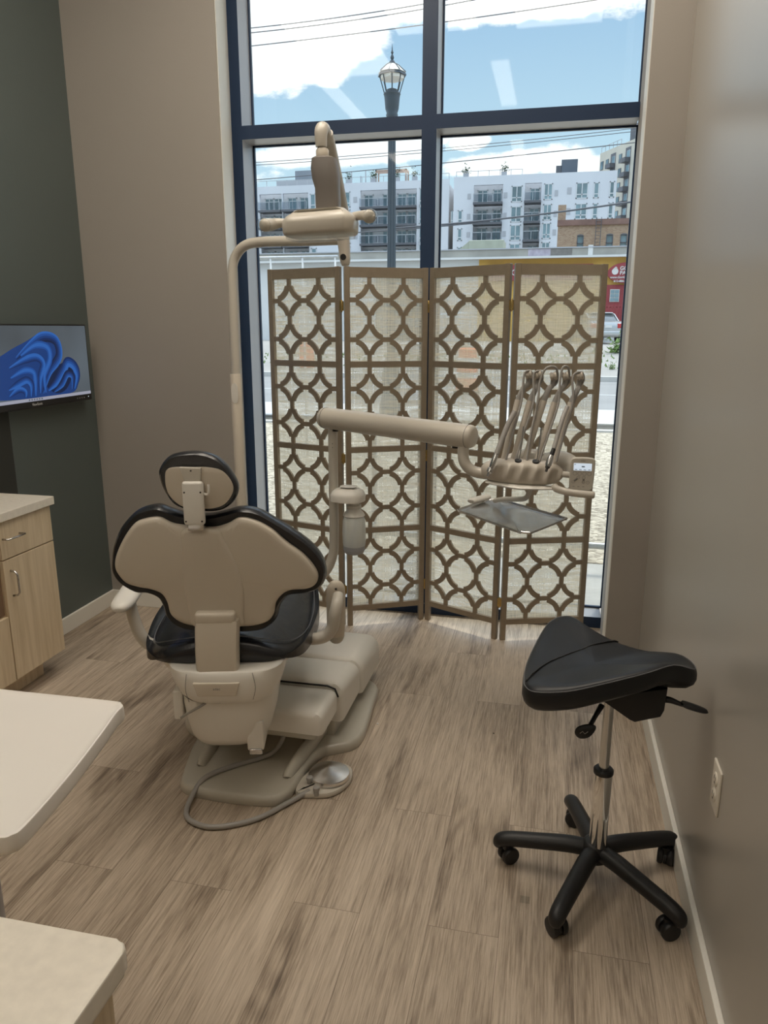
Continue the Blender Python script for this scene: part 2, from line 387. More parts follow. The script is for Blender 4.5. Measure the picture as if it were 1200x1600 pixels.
def prism(bm, pts, a, b, plane='XY', bev=0, seg=3):
    """extrude polygon; plane XY (a,b = z), XZ (a,b = y), YZ (a,b = x)"""
    def P(u, v, w): return {'XY': (u, v, w), 'XZ': (u, w, v), 'YZ': (w, u, v)}[plane]
    A = [bm.verts.new(P(u, v, a)) for u, v in pts]; B = [bm.verts.new(P(u, v, b)) for u, v in pts]
    n = len(pts); fs = [bm.faces.new(A[::-1]), bm.faces.new(B)]
    for i in range(n): bm.faces.new((A[i], A[(i + 1) % n], B[(i + 1) % n], B[i]))
    if bev:
        es = [e for f in fs for e in f.edges]
        bmesh.ops.bevel(bm, geom=es, offset=bev, segments=seg, profile=.5, affect='EDGES')
    return bm
def rings_mesh(bm, rings, cap0=True, cap1=True):
    R = [[bm.verts.new(p) for p in r] for r in rings]; n = len(R[0])
    for A, B in zip(R, R[1:]):
        for k in range(n): bm.faces.new((A[k], A[(k + 1) % n], B[(k + 1) % n], B[k]))
    if cap0: bm.faces.new(R[0][::-1])
    if cap1: bm.faces.new(R[-1])
    return bm
def outline_body(pts, prof, c=None, n=5, f=None):
    """star-shaped outline (u,v) -> stack of scaled rings; prof = [(scale_inset_m, w)], inset in metres along the normal-ish towards centre"""
    P = [Vector((p[0], p[1], 0)) for p in smooth_path([(a, b, 0) for a, b in pts], n, True)]
    cx = sum(p.x for p in P) / len(P) if c is None else c[0]; cy = sum(p.y for p in P) / len(P) if c is None else c[1]
    m = len(P); nr = []
    for i in range(m):
        t = (P[(i + 1) % m] - P[i - 1]); nn = Vector((t.y, -t.x, 0)).normalized()
        if nn.dot(P[i] - Vector((cx, cy, 0))) < 0: nn = -nn
        nr.append(nn)
    rings = []
    for (ins, wv) in prof:
        r = []
        for i, p in enumerate(P):
            if ins <= .06: q = p - nr[i] * ins
            else:
                b = p - nr[i] * .0
                k = ins   # fraction towards centre
                q = Vector((cx + (b.x - cx) * (1 - k), cy + (b.y - cy) * (1 - k), 0))
            r.append(f(q.x, q.y, wv) if f else Vector((q.x, wv, q.y)))
        rings.append(r)
    return rings_mesh(nb(), rings)
def text_mesh(s, size, align='CENTER', depth=.002, bold=0):
    cu = bpy.data.curves.new('t', 'FONT'); cu.body = s; cu.size = size; cu.align_x = align; cu.align_y = 'CENTER'; cu.extrude = depth; cu.offset = bold; cu.space_line = .85
    o = bpy.data.objects.new('t', cu); C.objects.link(o)
    bpy.context.view_layer.update()
    me = bpy.data.meshes.new_from_object(o.evaluated_get(bpy.context.evaluated_depsgraph_get()))
    bm = nb(); bm.from_mesh(me); bpy.data.objects.remove(o); bpy.data.curves.remove(cu); bpy.data.meshes.remove(me)
    return bm
def copy_tree(o, parent=None):
    c = o.copy(); C.objects.link(c); c.parent = parent
    for ch in o.children: copy_tree(ch, c)
    return c

# ============================================================ ROOM SHELL
CEIL = 3.6
YW = 3.72          # front of window frame
struct('floor', bx(-2.56, .6, -3.2, YW, -.12, 0), M['floor'])
struct('ceiling', bx(-3.2, .6, -3.2, 3.95, CEIL, CEIL + .12), M['ceiling'])
struct('wall_right', bx(.424, .62, -3.2, 3.95, 0, CEIL), M['greige_wall'])
struct('wall_right_pilaster', prism(nb(), [(.281, 3.152), (.4238, 3.152), (.4238, 3.95), (.318, 3.95), (.304, YW)], 0, CEIL), M['beige_wall'])
struct('trim_1', prism(nb(), [(.2785, 3.156), (.282, 3.156), (.3165, 3.866), (.3135, 3.866)], 0, CEIL), M['white_paint'])       # painted corner return of the pilaster
struct('wall_left', bx(-2.56, -2.342, -3.2, 3.95, 0, CEIL), M['green_wall'])
struct('wall_front_left', prism(nb(), [(-2.342, 3.487), (-1.565, 3.487), (-1.613, YW), (-1.613, 3.95), (-2.342, 3.95)], 0, CEIL), M['beige_wall'])
struct('trim_2', prism(nb(), [(-1.5655, 3.492), (-1.562, 3.492), (-1.609, YW), (-1.6125, YW)], 0, CEIL), M['white_paint'])
struct('wall_front_top', bx(-1.62, .30, YW - .02, 3.95, 3.48, CEIL), M['beige_wall'])
struct('wall_back', bx(-3.2, .6, -3.4, -3.2, 0, CEIL), M['beige_wall'])
def baseb(x0, x1, y0, y1): return bx(x0, x1, y0, y1, 0, .083, bev=.003, seg=2)
struct('baseboard_right', baseb(.410, .4245, -3.2, 3.152), M['white_paint'])
struct('baseboard_left', baseb(-2.342, -2.328, 2.70, 3.487), M['white_paint'])
struct('baseboard_front', baseb(-2.328, -1.565, 3.473, 3.487), M['white_paint'])
struct('baseboard_pilaster', baseb(.279, .410, 3.139, 3.152), M['white_paint'])
# unseen canopy added above the window to limit the sun on the floor
struct('sun_block_canopy', bx(-8, 8, 3.95, 5.02, 3.62, 3.85), M['frame_grey'])
for nm, x0, x1 in (('wall_outside_left', -8, -1.62), ('wall_outside_right', .62, 8)):
    struct(nm, bx(x0, x1, 3.80, 3.95, -.2, CEIL), M['concrete'])

# window: dark mullions, the light on their sides painted as grey, four panes
win = thing('window_1', 'tall dark-framed window wall with four panes behind the folding screen', 'window', (-.6, YW, 0)); win['kind'] = 'structure'
for k in ('label', 'category'): del win[k]
YB = 3.865
def member(x0, x1, z0, z1, nm):
    bm = nb(); box(bm, x0, x1, YW, YB, z0, z1)
    for f in bm.faces:
        f.normal_update(); f.material_index = 0 if abs(f.normal.y) > .5 else 1
    return obj(nm, bm, [M['frame_dark'], M['frame_grey']], win)
member(-1.612, -1.555, 0, 3.49, 'window_frame')
member(.3165, .36, 0, 3.49, 'window_frame')
member(-.662, -.592, .06, 3.49, 'mullion')
member(-1.555, -.662, 2.397, 2.459, 'transom')
member(-.592, .303, 2.397, 2.459, 'transom')
b = nb(); box(b, -1.555, .303, YW, YB, 0, .058)
for f in b.faces:
    f.normal_update(); f.material_index = 0 if abs(f.normal.y) > .5 else 1
obj('window_sill', b, [M['frame_dark'], M['frame_grey']], win)
obj('window_head', bx(-1.555, .303, YW, YB, 3.44, 3.49), M['frame_dark'], win)
for x0, x1 in ((-1.555, -.662), (-.592, .313)):
    for z0, z1 in ((.06, 2.397), (2.459, 3.44)):
        # slim dark glazing bead round each pane, then the pane
        fr = nb()
        for (a0, a1, c0, c1) in ((x0, x0 + .008, z0, z1), (x1 - .008, x1, z0, z1), (x0, x1, z0, z0 + .008), (x0, x1, z1 - .008, z1)):
            box(fr, a0, a1, YB - .012, YB + .004, c0, c1)
        bd = obj('glazing_bead', fr, M['frame_dark'], win)
        obj('pane', bx(x0 + .004, x1 - .004, YB - .003, YB + .003, z0 + .004, z1 - .004), M['glass'], bd)

# linear ceiling lamps; the two near the window mirror in the glass
def linear_lamp(x, y, lab, ln=1.22):
    t = thing('linear_ceiling_lamp', lab, 'ceiling lamp', (x, y, CEIL), 'linear ceiling lamps')
    obj('lamp_housing', bx(x - .085, x + .085, y - ln / 2 - .02, y + ln / 2 + .02, CEIL - .05, CEIL, bev=.008), M['white_paint'], t)
    obj('lamp_diffuser', bx(x - .07, x + .07, y - ln / 2, y + ln / 2, CEIL - .062, CEIL - .048, bev=.004), M['led'], t)
linear_lamp(-.55, .55, 'white linear ceiling lamp nearest the window, right of its neighbour')
linear_lamp(-2.05, .3, 'white linear ceiling lamp above the cabinets on the left side')
linear_lamp(-.55, -1.7, 'white linear ceiling lamp at the back right of the room')
linear_lamp(-2.05, -2.4, 'white linear ceiling lamp at the back left of the room')

def fill_panel(x, y, lab):  # unseen glowing panel, added to brighten the room
    t = thing('added_fill_panel', lab, 'ceiling lamp', (x, y, CEIL), 'added ceiling fill panels')
    obj('fill_frame', bx(x - .31, x + .31, y - .61, y + .61, CEIL - .02, CEIL, bev=.004), M['white_paint'], t)
    obj('lamp_diffuser', bx(x - .29, x + .29, y - .59, y + .59, CEIL - .026, CEIL - .015), M['panel'], t)
for x, y, lab in ((-.95, 2.36, 'added ceiling fill panel over the dental chair, nearest the window'), (-.10, 2.3, 'added ceiling fill panel by the right wall, near the window'),
                  (-1.72, 1.56, 'added ceiling fill panel over the maple cabinet'), (-1.3, -1.3, 'added ceiling fill panel mid-room behind the viewer')):
    fill_panel(x, y, lab)

# ============================================================ FOLDING SCREEN
screen = thing('folding_screen', 'tall bronze four-panel folding screen with circle lattice and gauze, standing before the window', 'folding screen', (-.6, 3.55, 0))
def lattice_bm(w, z0, z1, x0):
    """one tier of interlaced rings: 16 arcs plus the bars where rings meet; local x 0..w, z z0..z1"""
    bm = nb(); cx = x0 + w / 2; cz = (z0 + z1) / 2; T = .0055
    s = w / 2.13; k = (z1 - z0) / 2.13 / s
    ri, ro = .392 * s, .535 * s
    def arc(ax, az, base):
        n = 10; pr = []
        gi, go = math.asin(.11 * s / ri), math.asin(.11 * s / ro)
        for i in range(n + 1):
            for r, g in ((ri, gi), (ro, go)):
                a = base + (PI / 4 - g) * (2 * i / n - 1); pr.append((ax + r * math.cos(a), az + r * math.sin(a)))
        F = [bm.verts.new((x, -T, z)) for x, z in pr]; B_ = [bm.verts.new((x, T, z)) for x, z in pr]
        for i in range(n):
            a, b_, c, d = 2 * i, 2 * i + 1, 2 * i + 3, 2 * i + 2
            bm.faces.new((F[a], F[b_], F[c], F[d])); bm.faces.new((B_[d], B_[c], B_[b_], B_[a]))
            bm.faces.new((F[a], F[d], B_[d], B_[a])); bm.faces.new((F[b_], B_[b_], B_[c], F[c]))
        bm.faces.new((F[0], B_[0], B_[1], F[1])); bm.faces.new((F[2 * n], F[2 * n + 1], B_[2 * n + 1], B_[2 * n]))
    for sx in (-1, 1):
        for sz in (-1, 1):
            for ex in (-1, 1):
                for ez in (-1, 1): arc(sx * s / 2 + ex * s / 2, sz * s / 2 + ez * s / 2, math.atan2(-ez, -ex))
    def blk(xa, xb, za, zb): box(bm, xa, xb, -T + .0005, T - .0005, za, zb)
    th = .062 * s; ln = .17 * s; e_ = (w / 2); f_ = (z1 - z0) / 2 / k
    for q in (-1, 1):
        blk(-ln, ln, q * s / 2 - th, q * s / 2 + th); blk(q * s / 2 - th, q * s / 2 + th, -ln, ln)
        for p in (-1, 1):
            blk(min(p * (s - ln), p * e_), max(p * (s - ln), p * e_), q * s / 2 - th, q * s / 2 + th)
            blk(q * s / 2 - th, q * s / 2 + th, min(p * (s - ln), p * f_), max(p * (s - ln), p * f_))
    for v in bm.verts: v.co.x += cx; v.co.z = cz + v.co.z * k
    return bm
def screen_panel(p0, p1):
    v = Vector((p1[0] - p0[0], p1[1] - p0[1], 0)); W = v.length; g = .008
    mt = Matrix.Translation((p0[0], p0[1], 0)) @ Matrix.Rotation(math.atan2(v.y, v.x), 4, 'Z')
    H = 1.777; sw = .027; rails = [.095, .507, .919, 1.331, 1.743]
    bm = nb(); d = .011
    box(bm, g, g + sw, -d, d, 0, H, bev=.0015, seg=1); box(bm, W - g - sw, W - g, -d, d, 0, H, bev=.0015, seg=1)
    for i, z in enumerate(rails):
        h = .014
        box(bm, g + sw, W - g - sw, -d + .001, d - .001, z - h, (z + h) if i < 4 else H - .002)
    fr = obj('panel_frame', bm, M['bronze'], screen, mtx=mt)
    x0 = g + sw; w_ = W - 2 * (g + sw)
    for a, b_ in zip(rails, rails[1:]):
        obj('lattice', lattice_bm(w_, a + .013, b_ - .013, x0), M['bronze'], fr, mtx=mt @ Matrix.Translation((0, -.003, 0)))
    bf = nb(); box(bf, x0 - .002, W - g - sw + .002, .0070, .0076, rails[0], rails[-1])
    obj('gauze', bf, M['gauze'], fr, mtx=mt)
HP = [(-1.398, 3.587), (-.983, 3.465), (-.603, 3.650), (-.200, 3.460), (.214, 3.600)]
for a, b_ in zip(HP, HP[1:]): screen_panel(a, b_)
for (hx, hy) in HP[1:4]:
    for z in (.20, .88, 1.60):
        s = -1 if hy < 3.6 else 1
        bm = nb(); lathe(bm, [(.004, -.028), (.0045, -.027), (.0045, .027), (.004, .028)], (hx, hy - .013 , z), seg=10)
        box(bm, hx - .010, hx + .010, hy - .0115, hy - .0105, z - .022, z + .022)
        obj('hinge', bm, M['brass'], screen, smooth=True, auto=40)

# ============================================================ LEFT SIDE: cabinet, worktop, monitor
cab = thing('base_cabinet', 'light maple base cabinet against the green wall, under a pale worktop', 'cabinet', (-2.4, 2.0, 0))
XF = -2.090
obj('cabinet_body', bx(-2.34, XF, .6, 2.69, .10, .765), M['maple'], cab)
obj('toe_kick', bx(-2.34, XF - .06, .6, 2.63, 0, .10), M['maple'], cab)
obj('brown_panel', bx(XF + .001, XF + .006, 1.965, 2.370, .385, .762), mat('brown_board', (.20, .125, .075), .6, noise=(6, .1), bump=(40, .03)), cab)  # flat brown sheet on the cabinet front, darker than the doors
obj('door', bx(XF, XF + .019, 1.965, 2.372, .103, .378, bev=.001, seg=1), M['maple'], cab)
for i, (y0, y1) in enumerate(((2.378, 2.688), (1.55, 1.958), (1.136, 1.544))):
    dr = obj('drawer', bx(XF, XF + .019, y0, y1, .612, .762, bev=.001, seg=1), M['maple'], cab)
    dd = obj('door', bx(XF, XF + .019, y0, y1, .103, .607, bev=.001, seg=1), M['maple'], cab)
    ym = y0 + .062 if i == 0 else (y0 + y1) / 2
    hb = tb([(XF + .019, ym - .048, .695), (XF + .045, ym - .048, .695), (XF + .047, ym, .695), (XF + .045, ym + .048, .695), (XF + .019, ym + .048, .695)], .0042, seg=10)
    o = obj('handle', hb, M['steel'], dr, smooth=True)
    hz = y0 + .035
    hb = tb([(XF + .019, hz, .455), (XF + .040, hz, .458), (XF + .050, hz, .470), (XF + .050, hz, .545), (XF + .040, hz, .557), (XF + .019, hz, .560)], .0042, seg=10)
    obj('handle', hb, M['steel'], dd, smooth=True)
tag(obj('worktop', bx(-2.34, -2.058, .6, 2.705, .766, .802, bev=.003), M['quartz']), 'pale quartz worktop lying on the maple cabinet by the green wall', 'worktop')

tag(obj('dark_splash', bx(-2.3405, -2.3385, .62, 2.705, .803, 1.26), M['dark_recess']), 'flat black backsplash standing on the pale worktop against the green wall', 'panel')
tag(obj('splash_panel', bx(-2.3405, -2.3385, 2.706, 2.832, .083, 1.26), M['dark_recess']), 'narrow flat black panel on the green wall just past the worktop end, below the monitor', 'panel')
mon = thing('monitor', 'wide black-framed monitor showing blue ribbons, hung before the green wall', 'monitor', (-2.30, 2.955, 1.15))
obj('monitor_case', bx(-2.315, -2.281, 2.535, 3.372, 1.148, 1.516, bev=.004), M['black_plastic'], mon)
obj('monitor_arm', bx(-2.341, -2.314, 2.60, 2.68, 1.27, 1.34, bev=.01), M['black_plastic'], mon)
m = mat('screen_grey_glow', (.02, .02, .02), .25, emit=(.20, .26, .33), es=.9, bump=(3, .01))
t_, n_, l_, p_ = tree(m)
tcn = n_.new('ShaderNodeTexCoord'); gr = n_.new('ShaderNodeTexNoise'); gr.inputs['Scale'].default_value = 2.2; l_.new(tcn.outputs['Object'], gr.inputs['Vector'])
rp2 = n_.new('ShaderNodeValToRGB'); l_.new(gr.outputs[0], rp2.inputs[0]); rp2.color_ramp.elements[0].position = .3; rp2.color_ramp.elements[1].position = .7
rp2.color_ramp.elements[0].color = (.055, .066, .075, 1); rp2.color_ramp.elements[1].color = (.10, .125, .15, 1); l_.new(rp2.outputs[0], p_.inputs['Emission Color'])
scr = obj('screen', bx(-2.2815, -2.2805, 2.543, 3.364, 1.178, 1.509), m, mon)
# abstract blue ribbons shown on the screen: stacked curved bands, each with a dark-to-light edge
def blue(name, c): return mat(name, (.01, .02, .05), .25, emit=c, es=1.0, bump=(3, .01))
blues = [blue('screen_blue_%d' % i, c) for i, c in enumerate([(.003, .008, .035), (.004, .016, .08), (.006, .034, .155), (.009, .06, .26), (.02, .105, .38)])]
def blob(pts, c, layer):
    bm = nb(); P = smooth_path([(a, b_, 0) for a, b_ in pts], 6, True)
    bm.faces.new([bm.verts.new((-2.2802 + layer * .0001, p.x, max(p.y, 1.192))) for p in P]); obj('ribbon_picture', bm, blues[c], scr)
def ribbon(path, wd, c0, i0, layer):
    n = 5; P = smooth_path([(p[0], p[1], 0) for p in path], 8)
    for k in range(n):
        a0 = wd * (1 - 2 * k / n); a1 = wd * (1 - 2 * (k + 1) / n)
        bm = nb(); prev = None
        for i, p in enumerate(P):
            t = (P[min(i + 1, len(P) - 1)] - P[max(i - 1, 0)]).normalized(); nn = Vector((-t.y, t.x, 0)); tp = min(1, .25 + 3 * min(i, len(P) - 1 - i) / len(P))
            q0 = p + nn * a0 * tp; q1 = p + nn * a1 * tp
            v0 = bm.verts.new((-2.2802 + layer * .0001, min(max(q0.x, 2.545), 3.36), min(max(q0.y, 1.195), 1.506))); v1 = bm.verts.new((-2.2802 + layer * .0001, min(max(q1.x, 2.545), 3.36), min(max(q1.y, 1.195), 1.506)))
            if prev: bm.faces.new((prev[0], v0, v1, prev[1]))
            prev = (v0, v1)
        obj('ribbon_picture', bm, blues[(c0 + k) % 5 if (c0 + k) % 10 < 5 else 4 - (c0 + k) % 5], scr)
rb = [([(3.00, 1.21), (3.06, 1.30), (3.14, 1.37), (3.13, 1.44), (3.05, 1.46), (2.96, 1.43), (2.85, 1.37)], .030, 0),
      ([(3.02, 1.21), (3.02, 1.29), (3.07, 1.36), (3.06, 1.41), (2.98, 1.42), (2.88, 1.38)], .026, 2),
      ([(2.98, 1.21), (2.99, 1.28), (3.02, 1.34), (2.98, 1.37), (2.90, 1.36), (2.80, 1.33)], .022, 1),
      ([(2.95, 1.20), (2.96, 1.27), (2.95, 1.31), (2.89, 1.32), (2.80, 1.29)], .022, 3),
      ([(3.04, 1.22), (3.10, 1.25), (3.16, 1.30), (3.20, 1.34), (3.25, 1.32), (3.27, 1.27), (3.24, 1.21)], .030, 1),
      ([(3.08, 1.21), (3.14, 1.24), (3.19, 1.285), (3.23, 1.27), (3.22, 1.21)], .022, 0),
      ([(2.92, 1.20), (2.93, 1.25), (2.90, 1.275), (2.84, 1.26), (2.78, 1.24)], .020, 4),
      ([(2.88, 1.20), (2.88, 1.225), (2.84, 1.235), (2.78, 1.21)], .016, 1)]
blob([(2.60, 1.22), (2.68, 1.34), (2.80, 1.40), (2.92, 1.44), (3.02, 1.475), (3.10, 1.47), (3.155, 1.42), (3.15, 1.35), (3.13, 1.315), (3.20, 1.345), (3.27, 1.31), (3.27, 1.24), (3.20, 1.192), (2.9, 1.192)], 2, .2)
blob([(3.03, 1.24), (3.06, 1.30), (3.13, 1.33), (3.20, 1.34), (3.24, 1.30), (3.18, 1.22), (3.10, 1.20)], 0, .4)
for i, (pth, wd, c0) in enumerate(rb): ribbon(pth, wd * .8, c0, 0, i + 1)
obj('task_bar', bx(-2.2805, -2.2800, 2.543, 3.364, 1.178, 1.192), mat('screen_bar', (.02, .02, .02), .3, emit=(.33, .34, .42), es=.9, bump=(3, .01)), scr)
b = nb()
for i in range(6): box(b, -2.2800, -2.2797, 2.90 + i * .017, 2.908 + i * .017, 1.182, 1.189)
obj('icon_row', b, M['lcd_text'], scr)
RX = Matrix.Rotation(PI / 2, 4, 'Z') @ Matrix.Rotation(PI / 2, 4, 'X')
obj('maker_mark', text_mesh('ViewSonic', .017, depth=.0004), M['pale_print'], mon, mtx=Matrix.Translation((-2.2806, 2.955, 1.163)) @ RX)
b = nb()
for i in range(4): box(b, -2.2809, -2.2804, 3.25 + i * .018, 3.255 + i * .018, 1.161, 1.165)
obj('button_row', b, M['pale_print'], mon)
obj('power_light', lt([(.0018, 0), (.0018, .001)], (-2.281, 3.342, 1.165), (1, 0, 0), seg=10), mat('power_led', (.5, .5, .5), .4, emit=(.8, .9, 1), es=1.5, bump=(3, .01)), mon)

# near-left: white cart table and near worktop
cart = thing('cart_table', 'white round-cornered cart table with curved edge on one post', 'table', (-1.10, 1.05, 0))
ol = [(-.866, 1.284), (-.854, 1.272), (-.852, 1.245), (-.836, 1.172), (-.816, 1.069), (-.802, .979), (-.792, .885), (-.797, .862), (-.818, .850), (-.92, .846), (-1.30, .84), (-1.42, .84), (-1.45, .87), (-1.45, 1.25), (-1.42, 1.28), (-1.157, 1.283), (-.90, 1.290)]
P = [(p.x, p.y) for p in smooth_path([(a, b_, 0) for a, b_ in ol], 6, True)]
cx_, cy_ = -1.1, 1.05
def sc_(k, z): return [Vector((cx_ + (x - cx_) * k, cy_ + (y - cy_) * k, z)) for x, y in P]
b = rings_mesh(nb(), [sc_(.93, .682), sc_(.98, .683), sc_(.996, .688), sc_(1.0, .695), sc_(.998, .714), sc_(.994, .719), sc_(.985, .720), sc_(.970, .7175), sc_(.93, .7160), sc_(.85, .7155)])
obj('table_top', b, M['table_white'], cart, smooth=True, auto=50)
obj('pole', lt([(.028, .015), (.028, .69)], (-1.14, 1.14, 0)), M['frame_grey'], cart, smooth=True, auto=40)
obj('cart_base', lt([(.20, 0), (.205, .008), (.195, .02), (.10, .034), (.035, .05), (.03, .06)], (-1.20, 1.15, 0), seg=48), M['table_white'], cart, smooth=True, auto=40)

nc = thing('side_cabinet', 'maple cabinet nearest the viewer, beneath a beige speckled top', 'cabinet', (-1.0, .1, 0))
obj('cabinet_body', bx(-1.55, -.475, -.9, .615, .10, .768), M['maple'], nc)
obj('side_panel', bx(-.475, -.463, -.9, .617, .0, .768, bev=.001, seg=1), M['maple'], nc)
obj('toe_kick', bx(-1.5, -.5, -.85, .56, 0, .10), M['maple'], nc)
P4 = [(-.449, -.9), (-.449, .622), (-.4505, .632), (-.457, .639), (-.467, .6405), (-1.6, .632), (-1.6, -.9)]
tag(obj('speckled_top', prism(nb(), P4[::-1], .769, .80, bev=.004), M['quartz'], smooth=True, auto=35), 'beige speckled worktop nearest the viewer, on the maple side cabinet', 'worktop')

# outlet on right wall
ot = thing('wall_outlet', 'ivory duplex wall outlet on the right wall, behind the black stool', 'outlet', (.424, 1.655, .46))
obj('cover_plate', bx(.4185, .4242, 1.620, 1.692, .405, .519, bev=.0025), M['outlet'], ot, smooth=True, auto=50)
for z in (.483, .442):
    so_ = obj('socket', lt([(.0165, 0), (.0165, .0022), (.0155, .0028)], (.4188, 1.656, z), (-1, 0, 0), seg=20), M['outlet'], ot, smooth=True, auto=40)
    bm = nb()
    for dy in (-.006, .006): box(bm, .4155, .4162, 1.656 + dy - .0012, 1.656 + dy + .0012, z - .001, z + .008)
    box(bm, .4155, .4162, 1.6535, 1.6585, z - .010, z - .006)
    obj('socket_slots', bm, M['outlet_hole'], so_)

# ============================================================ DENTAL CHAIR
TH = math.radians(15); O = Vector((-.955, 1.93, 0))
MU = Matrix.Translation(O) @ Matrix.Rotation(TH, 4, 'Z')       # chair-body frame: x right, y towards toes, z up
chair = thing('dental_chair', 'reclining dental chair with cream shell and black upholstery, facing the window', 'dental chair', (-.96, 2.35, 0))
def cu(name, bm, m, parent=None, smooth=True, auto=45): return obj(name, bm, m, parent or chair, smooth=smooth, mtx=MU, auto=auto)

SHELL = [(-0.145, 0.967), (-0.109, 0.948), (-0.054, 0.939), (0.008, 0.935), (0.051, 0.946), (0.089, 0.965), (0.138, 0.952), (0.181, 0.924), (0.217, 0.887), (0.26, 0.851), (0.291, 0.814), (0.309, 0.777), (0.302, 0.746), (0.276, 0.73), (0.225, 0.727), (0.199, 0.714), (0.179, 0.687), (0.172, 0.653), (0.151, 0.625), (0.106, 0.611), (0.041, 0.61), (-0.061, 0.613), (-0.111, 0.626), (-0.141, 0.654), (-0.148, 0.692), (-0.162, 0.722), (-0.192, 0.736), (-0.229, 0.743), (-0.266, 0.757), (-0.288, 0.787), (-0.294, 0.814), (-0.283, 0.853), (-0.254, 0.905), (-0.22, 0.947), (-0.188, 0.962)]
CUSH = [(-0.153, 0.995), (-0.12, 0.983), (-0.077, 0.97), (-0.009, 0.966), (0.042, 0.975), (0.086, 0.986), (0.136, 0.978), (0.185, 0.948), (0.241, 0.908), (0.291, 0.864), (0.322, 0.817), (0.33, 0.77), (0.313, 0.729), (0.274, 0.712), (0.222, 0.708), (0.202, 0.694), (0.185, 0.668), (0.176, 0.634), (0.154, 0.606), (0.101, 0.587), (-0.068, 0.592), (-0.126, 0.607), (-0.156, 0.638), (-0.165, 0.677), (-0.177, 0.704), (-0.208, 0.719), (-0.246, 0.722), (-0.288, 0.75), (-0.307, 0.784), (-0.306, 0.818), (-0.294, 0.871), (-0.267, 0.923), (-0.226, 0.968), (-0.194, 0.987)]
lean = lambda z: .10 * (.80 - z)                                   # backrest leans slightly towards the viewer at the top
def fb(u, z, wv): return Vector((u, wv + lean(z) + .16 * u * u, z))
sh = outline_body(SHELL, [(0, .030), (.0, .012), (.003, .004), (.008, 0), (.016, -.003), (.14, -.004), (.3, -.006), (.6, -.012), (.97, -.014)], c=(.005, .79), f=fb)
shell = cu('back_shell', sh, M['shell'])
cs = outline_body(CUSH, [(.03, .018), (.006, .012), (0, .022), (-.004, .04), (-.002, .062), (.012, .082), (.04, .092), (.15, .094), (.4, .09), (.97, .085)], c=(.005, .79), f=fb)
cu('back_cushion', cs, M['leather'])
# raised centre rib on the shell
rib = [(-.075, .932), (.020, .932), (.040, .90), (.075, .82), (.088, .74), (.082, .66), (.070, .618), (-.060, .618), (-.080, .66), (-.088, .76), (-.086, .86)]
rb_ = outline_body(rib, [(0, .004), (0, -.010), (.004, -.0155), (.012, -.018), (.5, -.019), (.97, -.0195)], c=(0, .78), f=fb)
cu('back_rib', rb_, M['shell'], shell)
# headrest
HEADB = [(-0.095, 1.15), (-0.041, 1.161), (0.007, 1.156), (0.043, 1.137), (0.071, 1.099), (0.087, 1.056), (0.073, 1.018), (0.041, 0.992), (-0.002, 0.986), (-0.051, 0.99), (-0.093, 1.006), (-0.115, 1.038), (-0.128, 1.076), (-0.128, 1.113)]
HEADP = [(-0.100, 1.117), (-0.113, 1.084), (-0.107, 1.04), (-0.078, 1.007), (-0.042, 0.998), (0.013, 0.997), (0.05, 1.011), (0.074, 1.045), (0.073, 1.076), (0.049, 1.108), (0.013, 1.119), (-.04, 1.120)]
fh = lambda u, z, wv: Vector((u, wv + .12 * (1.07 - z) - .03, z))
head = cu('headrest', outline_body(HEADB, [(.02, .0), (.006, -.002), (0, .006), (-.002, .022), (0, .04), (.012, .058), (.03, .064), (.4, .066), (.97, .066)], c=(-.02, 1.07), f=fh), M['leather'])
cu('headrest_plate', outline_body(HEADP, [(0, .004), (0, -.004), (.003, -.006), (.3, -.007), (.97, -.008)], c=(-.02, 1.06), f=fh), M['shell'], head)
br = nb(); box(br, -.063, -.004, -.062, -.040, .956, 1.082, bev=.008)
hb_ = cu('headrest_bracket', br, M['shell_white'])
br = nb(); prism(br, [(-.068, 1.122), (-.008, 1.120), (-.012, 1.075), (-.055, 1.075)], -.052, -.034, 'XZ', bev=.004); cu('bracket_head', br, M['tube_grey'], hb_)
for x, y, z in ((-.036, -.052, 1.112), (-.056, -.0618, .968), (-.056, -.0618, 1.052), (-.011, -.0618, .968), (-.011, -.0618, 1.052)):
    cu('screw', lt([(.0026, 0), (.0026, .0016)], (x, y, z), (0, -1, 0), seg=10), M['outlet_hole'], hb_)
br = tb([(-.004, -.050, 1.046), (.006, -.056, 1.044), (.012, -.060, 1.052), (.012, -.058, 1.074)], .0035, seg=10, n=4); cu('bracket_lever', br, M['shell_white'], hb_)
br = nb(); box(br, -.056, -.010, -.046, -.020, .936, .962, bev=.002); cu('bracket_foot', br, M['steel'], hb_)
# link between back and seat frame
lk = nb()
rings = []
for z, x0, x1, y in ((.652, -.058, .070, -.034), (.62, -.059, .069, -.042), (.57, -.060, .067, -.048), (.52, -.060, .066, -.052), (.485, -.058, .066, -.052), (.468, -.056, .064, -.048)):
    y += 0
    rings.append([Vector((x0, y + .012, z)), Vector((x0 + .004, y + .003, z)), Vector((x0 + .012, y, z)), Vector((x1 - .012, y, z)), Vector((x1 - .004, y + .003, z)), Vector((x1, y + .012, z)), Vector((x1, y + .05, z)), Vector((x0, y + .05, z))])
rings_mesh(lk, rings); cu('back_link', lk, M['shell'])
lk = nb(); box(lk, -.058, .062, -.036, .02, .643, .678, bev=.010); cu('link_cap', lk, M['shell'])
